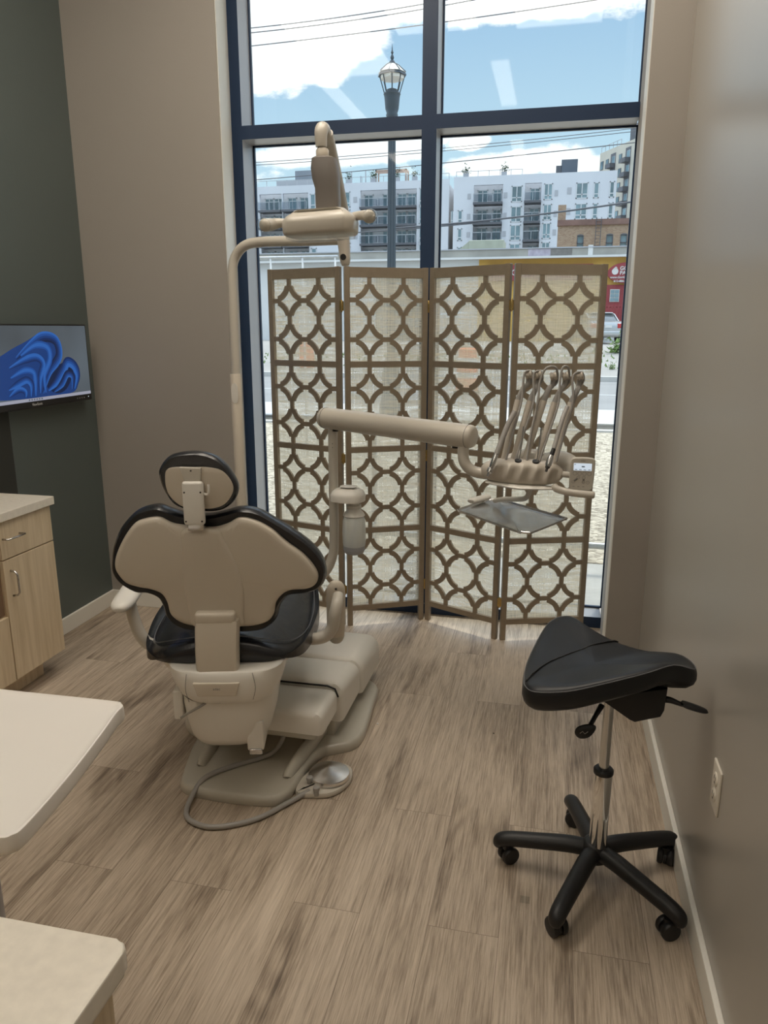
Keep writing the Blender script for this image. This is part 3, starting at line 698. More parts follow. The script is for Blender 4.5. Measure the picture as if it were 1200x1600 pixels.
# rear cover with brand plate: bowl-shaped shroud
def shroud(sections, seg=28, ex=2.6):
    """sections: (z, cx, cy, rx, ry) superellipse rings"""
    R = []
    for (z, cx, cy, rx, ry) in sections:
        r = []
        for k in range(seg):
            a = 2 * PI * k / seg; c, s = math.cos(a), math.sin(a)
            r.append(Vector((cx + rx * math.copysign(abs(c) ** (2 / ex), c), cy + ry * math.copysign(abs(s) ** (2 / ex), s), z)))
        R.append(r)
    return rings_mesh(nb(), R)
rc = shroud([(.385, .028, .10, .118, .125), (.392, .026, .10, .140, .148), (.41, .024, .10, .157, .160), (.44, .022, .10, .170, .168), (.475, .020, .105, .180, .170), (.495, .020, .11, .183, .170), (.500, .02, .11, .176, .163), (.497, .02, .11, .14, .13)], ex=3.2)
cov = cu('rear_cover', rc, M['shell_white'])
ins = nb(); prism(ins, [(-.066, .47), (.072, .47), (.060, .428), (-.054, .428)], -.0715, -.05, 'XZ', bev=.003); cu('cover_inset', ins, M['shell'], cov)
obj('maker_mark', text_mesh('adec', .012, depth=.0003), M['grey_print'], cov, mtx=MU @ Matrix.Translation((.004, -.0718, .452)) @ Matrix.Rotation(PI / 2, 4, 'X'))
for sp_ in ([(-.085, -.060, .497), (-.090, -.064, .45), (-.083, -.058, .405)], [(.110, -.058, .497), (.118, -.060, .45), (.108, -.050, .405)]):
    cu('cover_seam', tb(sp_, .0009, seg=6, n=4), M['grey_print'], cov)
lc = shroud([(.205, .01, .17, .09, .12), (.212, .01, .165, .118, .15), (.24, .012, .16, .132, .165), (.29, .014, .155, .143, .172), (.35, .016, .15, .152, .176), (.385, .018, .15, .154, .177)], ex=3.0)
lcv = cu('lower_housing', lc, M['shell_white'])
ln_ = nb(); tube(ln_, [(-.125, .02, .398), (-.08, -.018, .390), (0, -.028, .386), (.08, -.018, .390), (.125, .01, .398)], [.001, .004, .005, .004, .001], seg=8, n=4, flat=(1, .8, (0, 0, 1))); cu('shadow_gap', ln_, M['outlet_hole'], lcv)
ln_ = nb(); box(ln_, .075, .128, .0, .12, .20, .30, bev=.006); cu('housing_block', ln_, M['shell_white'], lcv)
ln_ = nb(); box(ln_, .082, .122, -.006, .02, .188, .208, bev=.004); cu('connector', ln_, M['steel'], lcv)
ln_ = nb(); box(ln_, -.158, -.128, .04, .30, .29, .39, bev=.006); cu('side_plate', ln_, M['shell_white'], lcv)
ln_ = tb([(-.03, -.012, .385), (-.06, -.03, .372), (-.10, -.02, .345), (-.125, 0, .32)], .004, seg=8, n=5); cu('clear_hose', ln_, M['hose'], lcv)
# seat and legrest upholstery, one long pad over its pan
def pad(sections, zt, zb, mset, nm, crown=.0):
    pts = []
    for v, hw in sections: pts.append((hw, v))
    for v, hw in sections[::-1]: pts.append((-hw, v))
    f = lambda u, v, wv: Vector((u + .0, v, wv - (1.2 * u * u if wv > zb + .04 else 0)))
    return outline_body(pts, [(.05, zb - .002), (.02, zb), (.006, zb + .008), (0, zb + .022), (0, zt - .024), (.006, zt - .010), (.018, zt - .003), (.04, zt), (.3, zt + crown), (.97, zt + crown)], c=(0, (sections[0][0] + sections[-1][0]) / 2), n=5, f=f)
sc1 = [(.005, .12), (.02, .185), (.06, .225), (.14, .256), (.30, .280), (.45, .287), (.60, .278), (.75, .262), (.90, .25), (1.05, .238), (1.12, .20), (1.135, .11)]
seat = cu('seat', pad(sc1, .575, .492, 0, 'seat', .008), M['leather'])
# stitched seams and creases
def seam(pts, r=.0016): return tb([(x, y, z - 1.2 * x * x) for x, y, z in pts], r, seg=6, n=5)
for pts in ([(.06, .03, .583), (.16, .06, .583), (.22, .12, .582), (.255, .26, .580), (.268, .45, .58), (.26, .62, .58), (.245, .80, .58)], [(-.06, .03, .583), (-.16, .06, .583), (-.22, .12, .582), (-.255, .26, .580), (-.268, .45, .58)]):
    cu('seam', seam(pts), M['stitch'], seat)
cu('toe_cover', outline_body([(.243, .88), (.243, 1.05), (.20, 1.14), (-.20, 1.14), (-.243, 1.05), (-.243, .88)], [(.0, .495), (-.004, .51), (-.004, .555), (.006, .575), (.02, .584), (.97, .592)], c=(0, 1.0), f=lambda u, v, wv: Vector((u, v, wv - .8 * u * u))), M['clear'], seat)
cu('seat_pan', outline_body([(hw * .86, v * .93 + .03) for v, hw in sc1] + [(-hw * .86, v * .93 + .03) for v, hw in sc1[::-1]], [(.3, .440), (.04, .442), (.01, .455), (0, .47), (0, .495), (.05, .497)], c=(0, .55), f=lambda u, v, wv: Vector((u, v, wv))), M['shell_white'])
b = nb(); box(b, -.13, .13, .10, .75, .36, .45, bev=.02); cu('seat_frame', b, M['shell_white'])
# armrests
la = nb()
f_arm = tb([(-.328, .118, .632), (-.328, .128, .634), (-.328, .150, .637), (-.327, .20, .642), (-.326, .36, .655), (-.325, .44, .660), (-.325, .46, .661)], [.012, .024, .034, .038, .038, .030, .012], seg=24, n=3, flat=(1.0, .62, (0, 0, 1)))
arm = cu('armrest', f_arm, M['shell_white'], auto=80)
cu('armrest_tube', tb([(-.326, .22, .634), (-.320, .215, .615), (-.308, .205, .565), (-.288, .20, .510), (-.25, .205, .474), (-.12, .21, .462)], [.018, .019, .0195, .020, .021, .021], n=6, seg=18), M['tube_grey'], arm)
fa = tb([(.352, .318, .424), (.352, .318, .434), (.352, .318, .452), (.352, .318, .50), (.353, .318, .60), (.354, .318, .632), (.354, .318, .648), (.354, .318, .655)], [.010, .022, .029, .032, .033, .030, .020, .008], seg=24, n=3, flat=(1.0, .60, (0, 1, 0)))
arm2 = cu('armrest', fa, M['shell'], auto=80)
cu('armrest_cap', tb([(.352, .318, .4225), (.352, .318, .4335), (.352, .318, .450)], [.012, .0235, .0298], seg=24, n=3, flat=(1.0, .63, (0, 1, 0))), M['base_grey'], arm2)
cu('armrest_tube', tb([(.362, .300, .606), (.358, .262, .592), (.350, .245, .560), (.342, .245, .512), (.312, .25, .476), (.25, .26, .464), (.12, .27, .462)], [.019, .020, .0205, .021, .021, .021, .021], n=6, seg=18), M['steel_warm'] if 'steel_warm' in M else M['tube_grey'], arm2)
cu('armrest_screw', lt([(.004, 0), (.004, .002)], (.354, .3005, .630), (0, -1, 0), seg=12), M['outlet_hole'], arm2)

# ---- chair base (room-aligned)
def ch(name, bm, m, smooth=True, auto=45, parent=None): return obj(name, bm, m, parent or chair, smooth=smooth, auto=auto)
BP = [(-1.155, 2.01), (-1.20, 2.17), (-1.225, 2.27), (-1.30, 2.33), (-1.33, 2.42), (-1.32, 2.76), (-1.27, 2.84), (-1.17, 2.87), (-1.12, 2.97), (-1.06, 3.02), (-.86, 3.02), (-.80, 2.97), (-.77, 2.87), (-.70, 2.835), (-.650, 2.775), (-.640, 2.66), (-.622, 2.44), (-.636, 2.345), (-.690, 2.300), (-.738, 2.262), (-.757, 2.17), (-.764, 2.04), (-.785, 1.975), (-.84, 1.953), (-.96, 1.945), (-1.07, 1.950), (-1.13, 1.968)]
P = [(p.x, p.y) for p in smooth_path([(a, b_, 0) for a, b_ in BP], 4, True)]
def bpf(ins, z):
    r = []; m_ = len(P)
    for i in range(m_):
        a, b_ = Vector(P[i - 1]), Vector(P[(i + 1) % m_]); t = (b_ - a).normalized(); nn = Vector((t.y, -t.x))
        q = Vector(P[i]) + nn * ins
        r.append(Vector((q.x, q.y, z)))
    return r
# outline runs clockwise -> inward normal is (t.y,-t.x)
base = ch('base_plate', rings_mesh(nb(), [bpf(0.002, 0), bpf(0, .004), bpf(0, .020), bpf(.003, .029), bpf(.009, .035), bpf(.016, .037)]), M['base_grey'])
# rails rising along the plate
for sx, xa, xb in ((1, -.800, -.735), (-1, -1.115, -1.185)):
    b = nb(); tube(b, [(xa, 2.075, .030), (xa + sx * .002, 2.11, .040), ((xa + xb) / 2, 2.40, .060), (xb, 2.66, .080), (xb, 2.85, .085)], [.010, .020, .026, .030, .03], seg=16, n=6, flat=(1, 1.25, (0, 0, 1)))
    ch('base_rail', b, M['base_grey'], parent=base)
def cover(x0, x1, y0, y1, z0, zt0, zt1, bev=.05, side=0.0):
    bm = nb(); R = []
    prof = []
    n = 8
    hw = (x1 - x0) / 2; cx = (x0 + x1) / 2
    for (y, zt, ins) in ((y0, zt0, .012), (y0 + .010, zt0 + .004, .002), (y0 + .025, zt0 + .005, 0), (y1 - .025, zt1, 0), (y1 - .010, zt1 - .003, .002), (y1, zt1 - .012, .012)):
        r = [Vector((x0 + ins, y, z0))]
        for k in range(n + 1):
            a = PI - (PI / 2) * k / n; r.append(Vector((x0 + ins + bev + bev * math.cos(a), y, zt - ins - bev + bev * math.sin(a))))
        for k in range(n + 1):
            a = PI / 2 - (PI / 2) * k / n; r.append(Vector((x1 - ins - bev + bev * math.cos(a), y, zt - ins - bev + bev * math.sin(a))))
        r.append(Vector((x1 - ins, y, z0))); R.append(r)
    return rings_mesh(bm, R)
c1 = cover(-1.24, -.682, 2.625, 2.94, .075, .215, .205, bev=.06); ch('lift_cover', c1, M['shell_white'])
b = nb(); box(b, -1.20, -.722, 2.62, 2.90, .0, .10, bev=.01); ch('lift_column', b, M['base_grey'])
c2 = cover(-1.22, -.686, 2.355, 2.618, .10, .245, .222, bev=.045); ch('lift_cover', c2, M['shell_white'])
b = nb(); box(b, -1.18, -.72, 2.36, 2.64, .02, .14, bev=.01); ch('lift_arm', b, M['base_grey'])
c3 = cover(-1.17, -.700, 2.150, 2.352, .158, .232, .236, bev=.028); ch('lift_cover', c3, M['shell_white'])
b = nb(); box(b, -1.14, -.728, 2.165, 2.36, .125, .17, bev=.012); ch('lift_arm', b, M['base_grey'])
b = nb(); tube(b, [(-1.15, 2.354, .205), (-1.12, 2.354, .236), (-.74, 2.353, .2395), (-.712, 2.353, .230), (-.701, 2.353, .20)], .0035, seg=8); ch('cover_gasket', b, M['black_plastic'])
b = nb(); lathe(b, [(.075, .2), (.075, .40)], (-1.03, 2.33, 0), seg=24); ch('pivot', b, M['base_grey'])

# foot control with cord
fc = thing('foot_control', 'round chrome-topped foot control disc with grey cord beside the chair base', 'foot control', (-.69, 2.12, 0))
obj('control_base', outline_body([(-.075, .03), (-.06, .085), (0, .105), (.06, .085), (.078, .02), (.06, -.045), (.02, -.085), (-.055, -.100), (-.085, -.085), (-.088, -.02)], [(.004, 0), (0, .004), (0, .013), (.003, .018), (.03, .019)], c=(0, 0), f=lambda u, v, wv: Vector((u - .675, v + 2.125, wv))), M['tube_grey'], fc, smooth=True, auto=45)
m = mat('radial_chrome', (.85, .85, .85), .12, metal=1); t_, n_, l_, p_ = tree(m)
tg = n_.new('ShaderNodeTangent'); tg.direction_type = 'RADIAL'; tg.axis = 'Z'; l_.new(tg.outputs[0], p_.inputs['Tangent']); p_.inputs['Anisotropic'].default_value = .9; p_.inputs['Roughness'].default_value = .22
dk = nb(); lathe(dk, [(.066, .0), (.070, .004), (.070, .013), (.068, .017), (.001, .038)], (0, 0, 0), seg=64)
o = obj('chrome_disc', dk, m, None, smooth=True, auto=40); o.parent = fc; o.location = (-.672 + .69, 2.135 - 2.12, .019)
for x, y in ((-.725, 2.085), (-.685, 2.035)):
    obj('knob', lt([(.008, .012), (.008, .030), (.011, .032), (.011, .042), (.006, .045)], (x, y, 0), seg=16), M['hose'], fc, smooth=True, auto=40)
obj('cord', tb([(-.715, 2.05, .014), (-.76, 1.985, .010), (-.83, 1.885, .009), (-.92, 1.825, .009), (-.99, 1.815, .009), (-1.055, 1.850, .009), (-1.075, 1.93, .020), (-1.06, 2.0, .046), (-1.00, 2.08, .046), (-.90, 2.17, .050), (-.86, 2.20, .10), (-.855, 2.20, .17)], .0085, n=8, seg=12), M['hose'], fc, smooth=True)

# ============================================================ DELIVERY UNIT
du = thing('delivery_unit', 'taupe dental delivery unit with instrument hoses on a horizontal arm over the chair', 'dental unit', (-.86, 2.86, 0))
dob = lambda n, b, m, p=None, auto=45: obj(n, b, m, p or du, smooth=True, auto=auto)
dob('post', tb([(-.855, 2.85, 1.12), (-.855, 2.85, .80), (-.856, 2.85, .66), (-.862, 2.845, .575), (-.895, 2.83, .505), (-.96, 2.80, .465), (-1.08, 2.76, .45)], [.0185, .0195, .0195, .0195, .022, .024, .024], n=8, seg=20), M['tube_grey'])
b = nb(); lathe(b, [(.0135, 1.08), (.0135, 1.13)], (-.855, 2.85, 0), seg=16); dob('post_neck', b, M['tube_grey'])
b = nb()
for z in (1.035, 1.05): lathe(b, [(.0015, 0), (.0015, .001)], (-.851, 2.8305, z), (0, -1, 0), seg=8)
dob('post_screws', b, M['outlet_hole'])
A0 = Vector((-.905, 2.865, 1.150)); A1 = Vector((-.262, 2.60, 1.128)); ad = (A1 - A0).normalized(); Lh = (A1 - A0).length
arm = lt([(.028, 0), (.036, .003), (.0405, .010), (.0415, .02), (.0425, .05), (.0425, Lh - .03), (.041, Lh - .012), (.036, Lh - .003), (.028, Lh)], A0, ad, seg=36)
arm_o = dob('arm', arm, M['tube_grey'])
for p in (A0 + ad * .022, A0 + ad * (Lh - .022)):
    b = nb(); lathe(b, [(.0421, -.001), (.0432, 0), (.0421, .001)], p, ad, seg=36); dob('arm_seam', b, M['grey_print'], arm_o)
for p in (A0 + ad * .07, A0 + ad * (Lh - .075)):
    b = nb(); lathe(b, [(.012, 0), (.012, .012)], p - Vector((0, 0, .048)), (0, 0, 1), seg=14); dob('joint_rubber', b, M['black_plastic'], arm_o)
dob('drop_tube', tb([(-.298, 2.612, 1.105), (-.300, 2.605, 1.07), (-.292, 2.60, 1.035), (-.268, 2.60, 1.010), (-.23, 2.60, 1.000), (-.17, 2.60, .998)], [.021, .020, .020, .020, .020, .020], n=8, seg=18), M['tube_grey'])
# water bottle with mushroom cap
wb = thing('water_bottle', 'milky plastic water bottle with blue tube, hanging under a cream cap on the post', 'bottle', (-.756, 2.80, .60))
del wb['category'], wb['label']
wb.parent = du; wb.location = Vector((-.756, 2.80, .60)) - du.location
cp = outline_body([(-.085, 0), (-.07, -.045), (-.02, -.062), (.03, -.055), (.052, -.02), (.052, .02), (.03, .055), (-.02, .062), (-.07, .045)], [(.01, .826), (0, .829), (0, .852), (.006, .864), (.02, .874), (.045, .881), (.5, .886), (.97, .887)], c=(-.01, 0), f=lambda u, v, wv: Vector((u - .765, v + 2.80, wv)))
wc = obj('bottle_cap', cp, M['shell_white'], du, smooth=True, auto=50)
obj('bottle_bracket', bx(-.855, -.80, 2.79, 2.83, .83, .85, bev=.004), M['tube_grey'], wc)
m = bpy.data.materials.new('milky_translucent'); m.use_nodes = True
n_ = m.node_tree.nodes; n_.clear(); l_ = m.node_tree.links
o1 = n_.new('ShaderNodeOutputMaterial'); mx1 = n_.new('ShaderNodeMixShader'); tr1 = n_.new('ShaderNodeBsdfTransparent'); pr = n_.new('ShaderNodeBsdfPrincipled')
tr1.inputs[0].default_value = (.97, 1, 1, 1); pr.inputs['Base Color'].default_value = (.85, .87, .84, 1); pr.inputs['Subsurface Weight'].default_value = 0.0; pr.inputs['Transmission Weight'].default_value = .2; pr.inputs['Roughness'].default_value = .3; mx1.inputs[0].default_value = .82
tcn = n_.new('ShaderNodeTexCoord'); q = n_.new('ShaderNodeTexNoise'); q.inputs['Scale'].default_value = 30; l_.new(tcn.outputs['Object'], q.inputs['Vector']); bp = n_.new('ShaderNodeBump'); bp.inputs['Strength'].default_value = .03; l_.new(q.outputs[0], bp.inputs['Height']); l_.new(bp.outputs[0], pr.inputs['Normal'])
l_.new(tr1.outputs[0], mx1.inputs[1]); l_.new(pr.outputs[0], mx1.inputs[2]); l_.new(mx1.outputs[0], o1.inputs[0])
bod = obj('bottle_body', lt([(.026, .775), (.038, .768), (.0455, .745), (.0475, .70), (.0465, .655), (.044, .640)], (-.756, 2.80, 0), seg=36), m, wb, smooth=True, auto=60)
obj('bottle_neck', lt([(.022, .826), (.022, .812), (.029, .810), (.030, .800), (.026, .796), (.028, .790), (.041, .776), (.0445, .768), (.040, .764)], (-.756, 2.80, 0), seg=36), M['shell_white'], wb, smooth=True, auto=50)
obj('bottle_foot', lt([(.0445, .642), (.0435, .624), (.038, .611), (.028, .607)], (-.756, 2.80, 0), seg=36), M['vent'], wb, smooth=True, auto=50)
obj('blue_tube', tb([(-.750, 2.80, .80), (-.752, 2.798, .72), (-.765, 2.792, .645)], [.002, .005, .006], seg=8, n=3), M['blue_tube'], wb, smooth=True)
bpy.context.view_layer.update()

# control head: long rounded body, scalloped front
HX0, HX1 = -.236, .052
bm = nb(); R = []; nseg = 28; ns = 60
for i in range(ns + 1):
    x = HX0 + (HX1 - HX0) * i / ns; t = i / ns
    e_ = (1 - abs(2 * t - 1) ** 3.2) ** .5 if 0 < t < 1 else .02
    e_ = max(e_, .03)
    r = []
    for k in range(nseg):
        a = 2 * PI * k / nseg; c, s = math.cos(a), math.sin(a)
        y = -.062 * math.copysign(abs(c) ** .8, c) * e_; z = .045 * math.copysign(abs(s) ** .8, s) * e_
        if c > .1:   # front face: scallops (four shallow thumb recesses)
            g = 0
            for j in range(5):
                xc = HX0 + .075 + j * .046; g = max(g, max(0, 1 - ((x - xc - (z * .25)) / .020) ** 2))
            y += .014 * g * max(0, 1 - (z / .040) ** 2) * c
        r.append(Vector((x, 2.60 + y, 1.012 + z - .05 * (x + .09) * .25)))
    R.append(r)
rings_mesh(bm, R); hd = dob('control_head', bm, M['whip'], auto=60)
b = nb(); tube(b, [(-.21, 2.585, .975), (-.10, 2.56, .966), (.03, 2.57, .966)], [.012, .018, .012], seg=12, n=5, flat=(1.6, .5, (0, 0, 1))); dob('head_underside', b, M['shell_white'], hd)
b = nb(); tube(b, [(-.04, 2.66, 1.03), (.03, 2.68, 1.045), (.075, 2.66, 1.035), (.085, 2.64, 1.01)], [.03, .036, .032, .02], seg=16, n=5, flat=(1.0, .95, (0, 0, 1))); dob('rear_housing', b, M['shell_white'], hd)
b = nb(); tube(b, [(-.16, 2.66, 1.03), (-.09, 2.68, 1.05), (-.02, 2.68, 1.05)], [.02, .03, .03], seg=14, n=4); dob('rear_housing', b, M['shell_white'], hd)
# whip arms with holders and hoses
wB = [(-.159, 1.035), (-.127, 1.035), (-.088, 1.035), (-.045, 1.035), (.012, 1.035)]
wM = [(-.117, 1.256), (-.076, 1.253), (-.030, 1.256), (.008, 1.250), (.064, 1.251)]
wT = [(-.084, 1.350), (-.051, 1.350), (.0, 1.346), (.040, 1.347), (.088, 1.348)]
for i in range(5):
    B0 = Vector((wB[i][0], 2.60, wB[i][1])); M0 = Vector((wM[i][0], 2.65, wM[i][1])); T0 = Vector((wT[i][0], 2.665, wT[i][1]))
    b = nb(); tube(b, [B0, (B0 + M0) / 2, M0], [.0105, .0115, .012], seg=12, flat=(1, .8, (0, 1, 0)), n=3)
    wp = dob('whip_arm', b, M['whip'])
    k1 = M0 + Vector((.018, .004, .045)); k2 = T0 + Vector((-.004, 0, -.04))
    b = nb(); tube(b, [M0 - Vector((.003, 0, .015)), M0 + Vector((.004, 0, .012)), k1, k2, T0 + Vector((0, 0, -.012)), T0 + Vector((-.001, 0, .006))], [.0115, .0105, .009, .0085, .0105, .008], seg=14, n=4, flat=(1.0, .5, (0, 1, 0)))
    dob('whip_hook', b, M['hose'], wp)
    b = nb(); lathe(b, [(.004, -.012), (.014, -.011), (.0155, -.006), (.012, 0), (.0155, .006), (.014, .011), (.004, .012)], T0 + Vector((-.001, -.004, -.006)), (.95, -.1, .25), seg=20); dob('hose_pulley', b, M['whip'], wp)
    # hose running over the pulley and down in front of the whip
    top = T0 + Vector((.0, -.012, .012))
    up = .022 if i in (2, 3) else .004
    sh_ = -.045 if i == 2 else (-.012 if i == 4 else 0.0)
    b = nb(); tube(b, [B0 + Vector((.012, -.02, .02)), (B0 + M0) / 2 + Vector((.010 + sh_ * .4, -.018, 0)), M0 + Vector((.012 + sh_ * .7, -.018, 0)), T0 + Vector((-.018 + sh_ * .6, -.020, -.02)), T0 + Vector((-.012 + sh_ * .3, -.016, up)), T0 + Vector((.006, -.008, up)), T0 + Vector((.013, .008, -.020)), T0 + Vector((.004, .010, -.040))], .0040, seg=10, n=7)
    dob('hose', b, M['hose'], wp)
# handpieces in the outer holders
sy = Vector((-.178, 2.545, 1.080)); se = Vector((-.203, 2.52, 1.006)); sdv = (se - sy); Ls = sdv.length
hp = dob('handpiece', lt([(.0085, 0), (.0095, .01), (.0095, Ls * .35), (.008, Ls * .6), (.007, Ls * .62), (.011, Ls * .66), (.011, Ls * .82), (.0055, Ls * .86), (.0045, Ls)], sy, sdv, seg=18), M['steel'])
dob('handpiece_hose', tb([sy, sy + Vector((.03, .04, .09)), Vector((-.125, 2.61, 1.22))], .0095, seg=12, n=5), M['hose'], hp)
sy = Vector((.013, 2.53, 1.108)); se = Vector((-.008, 2.50, 1.036)); sdv = (se - sy); Ls = sdv.length
hp = dob('handpiece', lt([(.0065, 0), (.0075, .004), (.0075, Ls * .30)], sy, sdv, seg=18), M['black_plastic'])
dob('handpiece_body', lt([(.0078, Ls * .30), (.010, Ls * .42), (.011, Ls * .7), (.0085, Ls * .8)], sy, sdv, seg=18), M['steel'], hp)
dob('handpiece_tip', lt([(.008, Ls * .80), (.008, Ls * .86), (.0045, Ls * .87), (.0045, Ls * 1.02)], sy, sdv, seg=18), M['outlet_hole'], hp)
dob('handpiece_hose', tb([sy, sy + Vector((.022, .05, .09)), Vector((.05, 2.62, 1.24))], .0075, seg=12, n=5), M['hose'], hp)
for x in (-.105, -.045):
    dob('holder_opening', lt([(.012, 0), (.012, .008)], (x, 2.572, 1.050), (.1, -.3, 1), seg=16), M['black_plastic'], hd)
    dob('instrument_tip', tb([(x + .004, 2.575, 1.055), (x + .010, 2.59, 1.12), (x + .014, 2.60, 1.17)], [.0022, .003, .004], seg=8), M['chrome'], hd)
# touchpad
tp = dob('touchpad', outline_body([(.070, .982), (.072, 1.058), (.078, 1.075), (.095, 1.078), (.130, 1.078), (.147, 1.074), (.152, 1.058), (.149, .982), (.143, .968), (.128, .965), (.090, .966), (.076, .970)], [(.003, 0), (0, -.004), (0, -.014), (.003, -.018), (.97, -.0185)], c=(.11, 1.02), n=4, f=lambda u, z, wv: Vector((u, wv + 2.565, z))), M['tube_grey'])
dob('touchpad_screen', bx(.082, .141, 2.5455, 2.547, 1.034, 1.059, bev=.0006, seg=1), M['lcd'], tp)
b = nb()
for i in range(4): box(b, .086 + i * .0145, .094 + i * .0145, 2.5450, 2.5456, 1.0365, 1.0385)
box(b, .108, .118, 2.5450, 2.5456, 1.046, 1.050); box(b, .084, .088, 2.5450, 2.5456, 1.054, 1.056)
dob('screen_text', b, M['lcd_text'], tp)
b = nb()
def ringb(x, z, r):
    P_ = [(x + r * math.cos(2 * PI * k / 16), 2.5465, z + r * math.sin(2 * PI * k / 16)) for k in range(16)]
    tube(b, P_, .0005, seg=5, closed=True)
for i in range(4): ringb(.087 + i * .0158, 1.024, .0062)
for x, z in ((.083, .995), (.099, 1.010), (.117, 1.010), (.117, .995), (.131, .994)): ringb(x, z, .005)
for x, z in ((.083, .995), (.099, 1.010), (.117, 1.010), (.117, .995), (.131, .994)):
    box(b, x - .002, x + .002, 2.546, 2.5468, z - .0004, z + .0004)
tube(b, [(.086, 2.5466, .998), (.096, 2.5466, 1.007)], .0035, seg=6); tube(b, [(.117, 2.5466, 1.000), (.117, 2.5466, 1.006)], .003, seg=6)
for x in (.082, .098, .114): box(b, x, x + .007, 2.546, 2.5468, .978, .9795)
dob('touchpad_keys', b, M['grey_print'], tp)
obj('maker_mark', text_mesh('adec', .008, depth=.0002), M['grey_print'], tp, mtx=Matrix.Translation((.112, 2.5463, 1.068)) @ Matrix.Rotation(PI / 2, 4, 'X'))
dob('touchpad_stalk', tb([(.03, 2.60, 1.010), (.075, 2.575, 1.012)], .011, seg=12), M['tube_grey'])
hn = dob('grab_handle', tb([(.022, 2.545, .978), (.030, 2.535, .970), (.060, 2.525, .964), (.10, 2.52, .960), (.140, 2.52, .958)], [.011, .0125, .0125, .0125, .0125], seg=16, n=5), M['tube_grey'])
dob('handle_cap', lt([(.012, 0), (.0125, .002), (.0125, .014), (.009, .018), (.002, .019)], (.137, 2.52, .958), (1, 0, -.03), seg=16), M['tube_grey'], hn)
# tray below
TR = [(-.326, 2.727), (-.318, 2.765), (-.274, 2.85), (-.24, 2.89), (-.19, 2.93), (-.165, 2.925), (.055, 2.70), (.068, 2.672), (.050, 2.630), (-.040, 2.458), (-.058, 2.445), (-.085, 2.450), (-.20, 2.57)]
def trf(u, v, wv): return Vector((u, v, wv))
tp_ = smooth_path([(x, y, 0) for x, y in ((-.322, 2.716), (-.318, 2.742), (-.238, 2.900), (-.222, 2.922), (-.190, 2.928), (-.168, 2.915), (.056, 2.694), (.067, 2.672), (.058, 2.640), (-.036, 2.464), (-.054, 2.447), (-.080, 2.451), (-.100, 2.464), (-.312, 2.692))], 5, True)
def tsc(k, z): return [Vector((-.13 + (p.x + .13) * k, 2.69 + (p.y - 2.69) * k, z)) for p in tp_]
ty = dob('tray', rings_mesh(nb(), [tsc(.5, .8245), tsc(.93, .8245), tsc(.985, .828), tsc(1.0, .835), tsc(1.008, .8355), tsc(1.0, .837), tsc(.975, .829), tsc(.93, .8265), tsc(.5, .8265)]), M['steel'], auto=40)
dob('tray_clip', tb([(-.292, 2.828, .842), (-.285, 2.838, .844), (-.235, 2.895, .848), (-.228, 2.903, .848)], [.010, .020, .020, .010], seg=16, n=4, flat=(1, .55, (0, 0, 1))), M['shell_white'], ty, auto=80)
dob('tray_arm', tb([(-.060, 2.62, .975), (-.062, 2.63, .94), (-.075, 2.66, .905), (-.11, 2.72, .885), (-.16, 2.80, .865), (-.20, 2.85, .845)], .0095, seg=14, n=6), M['tube_grey'], ty)

# ============================================================ DENTAL LIGHT
dl = thing('dental_light', 'cream dental operatory light with two side handles, on a tall bent pole', 'dental light', (-1.36, 3.10, 0))
lob = lambda n, b, m, p=None, auto=45: obj(n, b, m, p or dl, smooth=True, auto=auto)
lob('pole', tb([(-1.375, 3.10, .02), (-1.372, 3.10, 1.0), (-1.370, 3.10, 1.60), (-1.365, 3.10, 1.74), (-1.345, 3.10, 1.80), (-1.295, 3.09, 1.838), (-1.21, 3.075, 1.848), (-1.0, 3.02, 1.842), (-.83, 2.97, 1.838)], .0205, seg=20, n=8), M['tube_grey'])
lob('pole_sleeve', lt([(.023, .30), (.0245, .305), (.0245, 1.30), (.023, 1.303)], (-1.373, 3.10, 0), seg=20), M['shell'])
lob('sleeve_button', outline_body([(-.014, -.01), (-.014, .05), (0, .064), (.014, .05), (.014, -.01), (0, -.024)], [(0, 0), (0, -.001), (.97, -.0015)], c=(0, .02), f=lambda u, z, wv: Vector((u - 1.370, wv + 3.0755, z + 1.20))), M['shell_white'])
lob('floor_mount', bx(-1.43, -1.20, 2.90, 3.16, 0, .05, bev=.015), M['base_grey'])
K = Vector((-.822, 2.955, 1.79))
lob('knuckle', tb([K + Vector((-.012, 0, .075)), K + Vector((-.006, -.005, .03)), K + Vector((.0, -.01, -.03)), K + Vector((.002, -.012, -.052))], [.026, .024, .021, .014], seg=18, n=5), M['whip'])
lob('knuckle_plug', lt([(.012, 0), (.012, .003)], K + Vector((-.002, -.028, -.022)), (0, -1, 0), seg=18), M['black_plastic'])
E0 = Vector((-.769, 2.50, 2.125))
lob('spring_arm', tb([K + Vector((0, 0, .07)), K + Vector((.002, -.03, .11)), K.lerp(E0, .6) + Vector((.01, 0, .02)), E0 + Vector((.006, .03, -.01))], [.022, .026, .024, .020], seg=18, n=6), M['whip'])
lob('elbow', tb([E0 + Vector((.003, .05, -.03)), E0 + Vector((0, .01, -.003)), E0 + Vector((-.001, -.012, -.018)), E0 + Vector((0, -.014, -.06))], [.020, .0225, .021, .018], seg=18, n=5), M['tube_grey'])
lob('drop_link', tb([(-.768, 2.488, 2.07), (-.766, 2.49, 2.03)], .014, seg=16), M['tube_grey'])
lob('link_collar', lt([(.020, 2.030), (.021, 2.033), (.021, 2.055), (.018, 2.06)], (-.767, 2.49, 0), seg=20), M['shell'])
yk = nb(); R = []
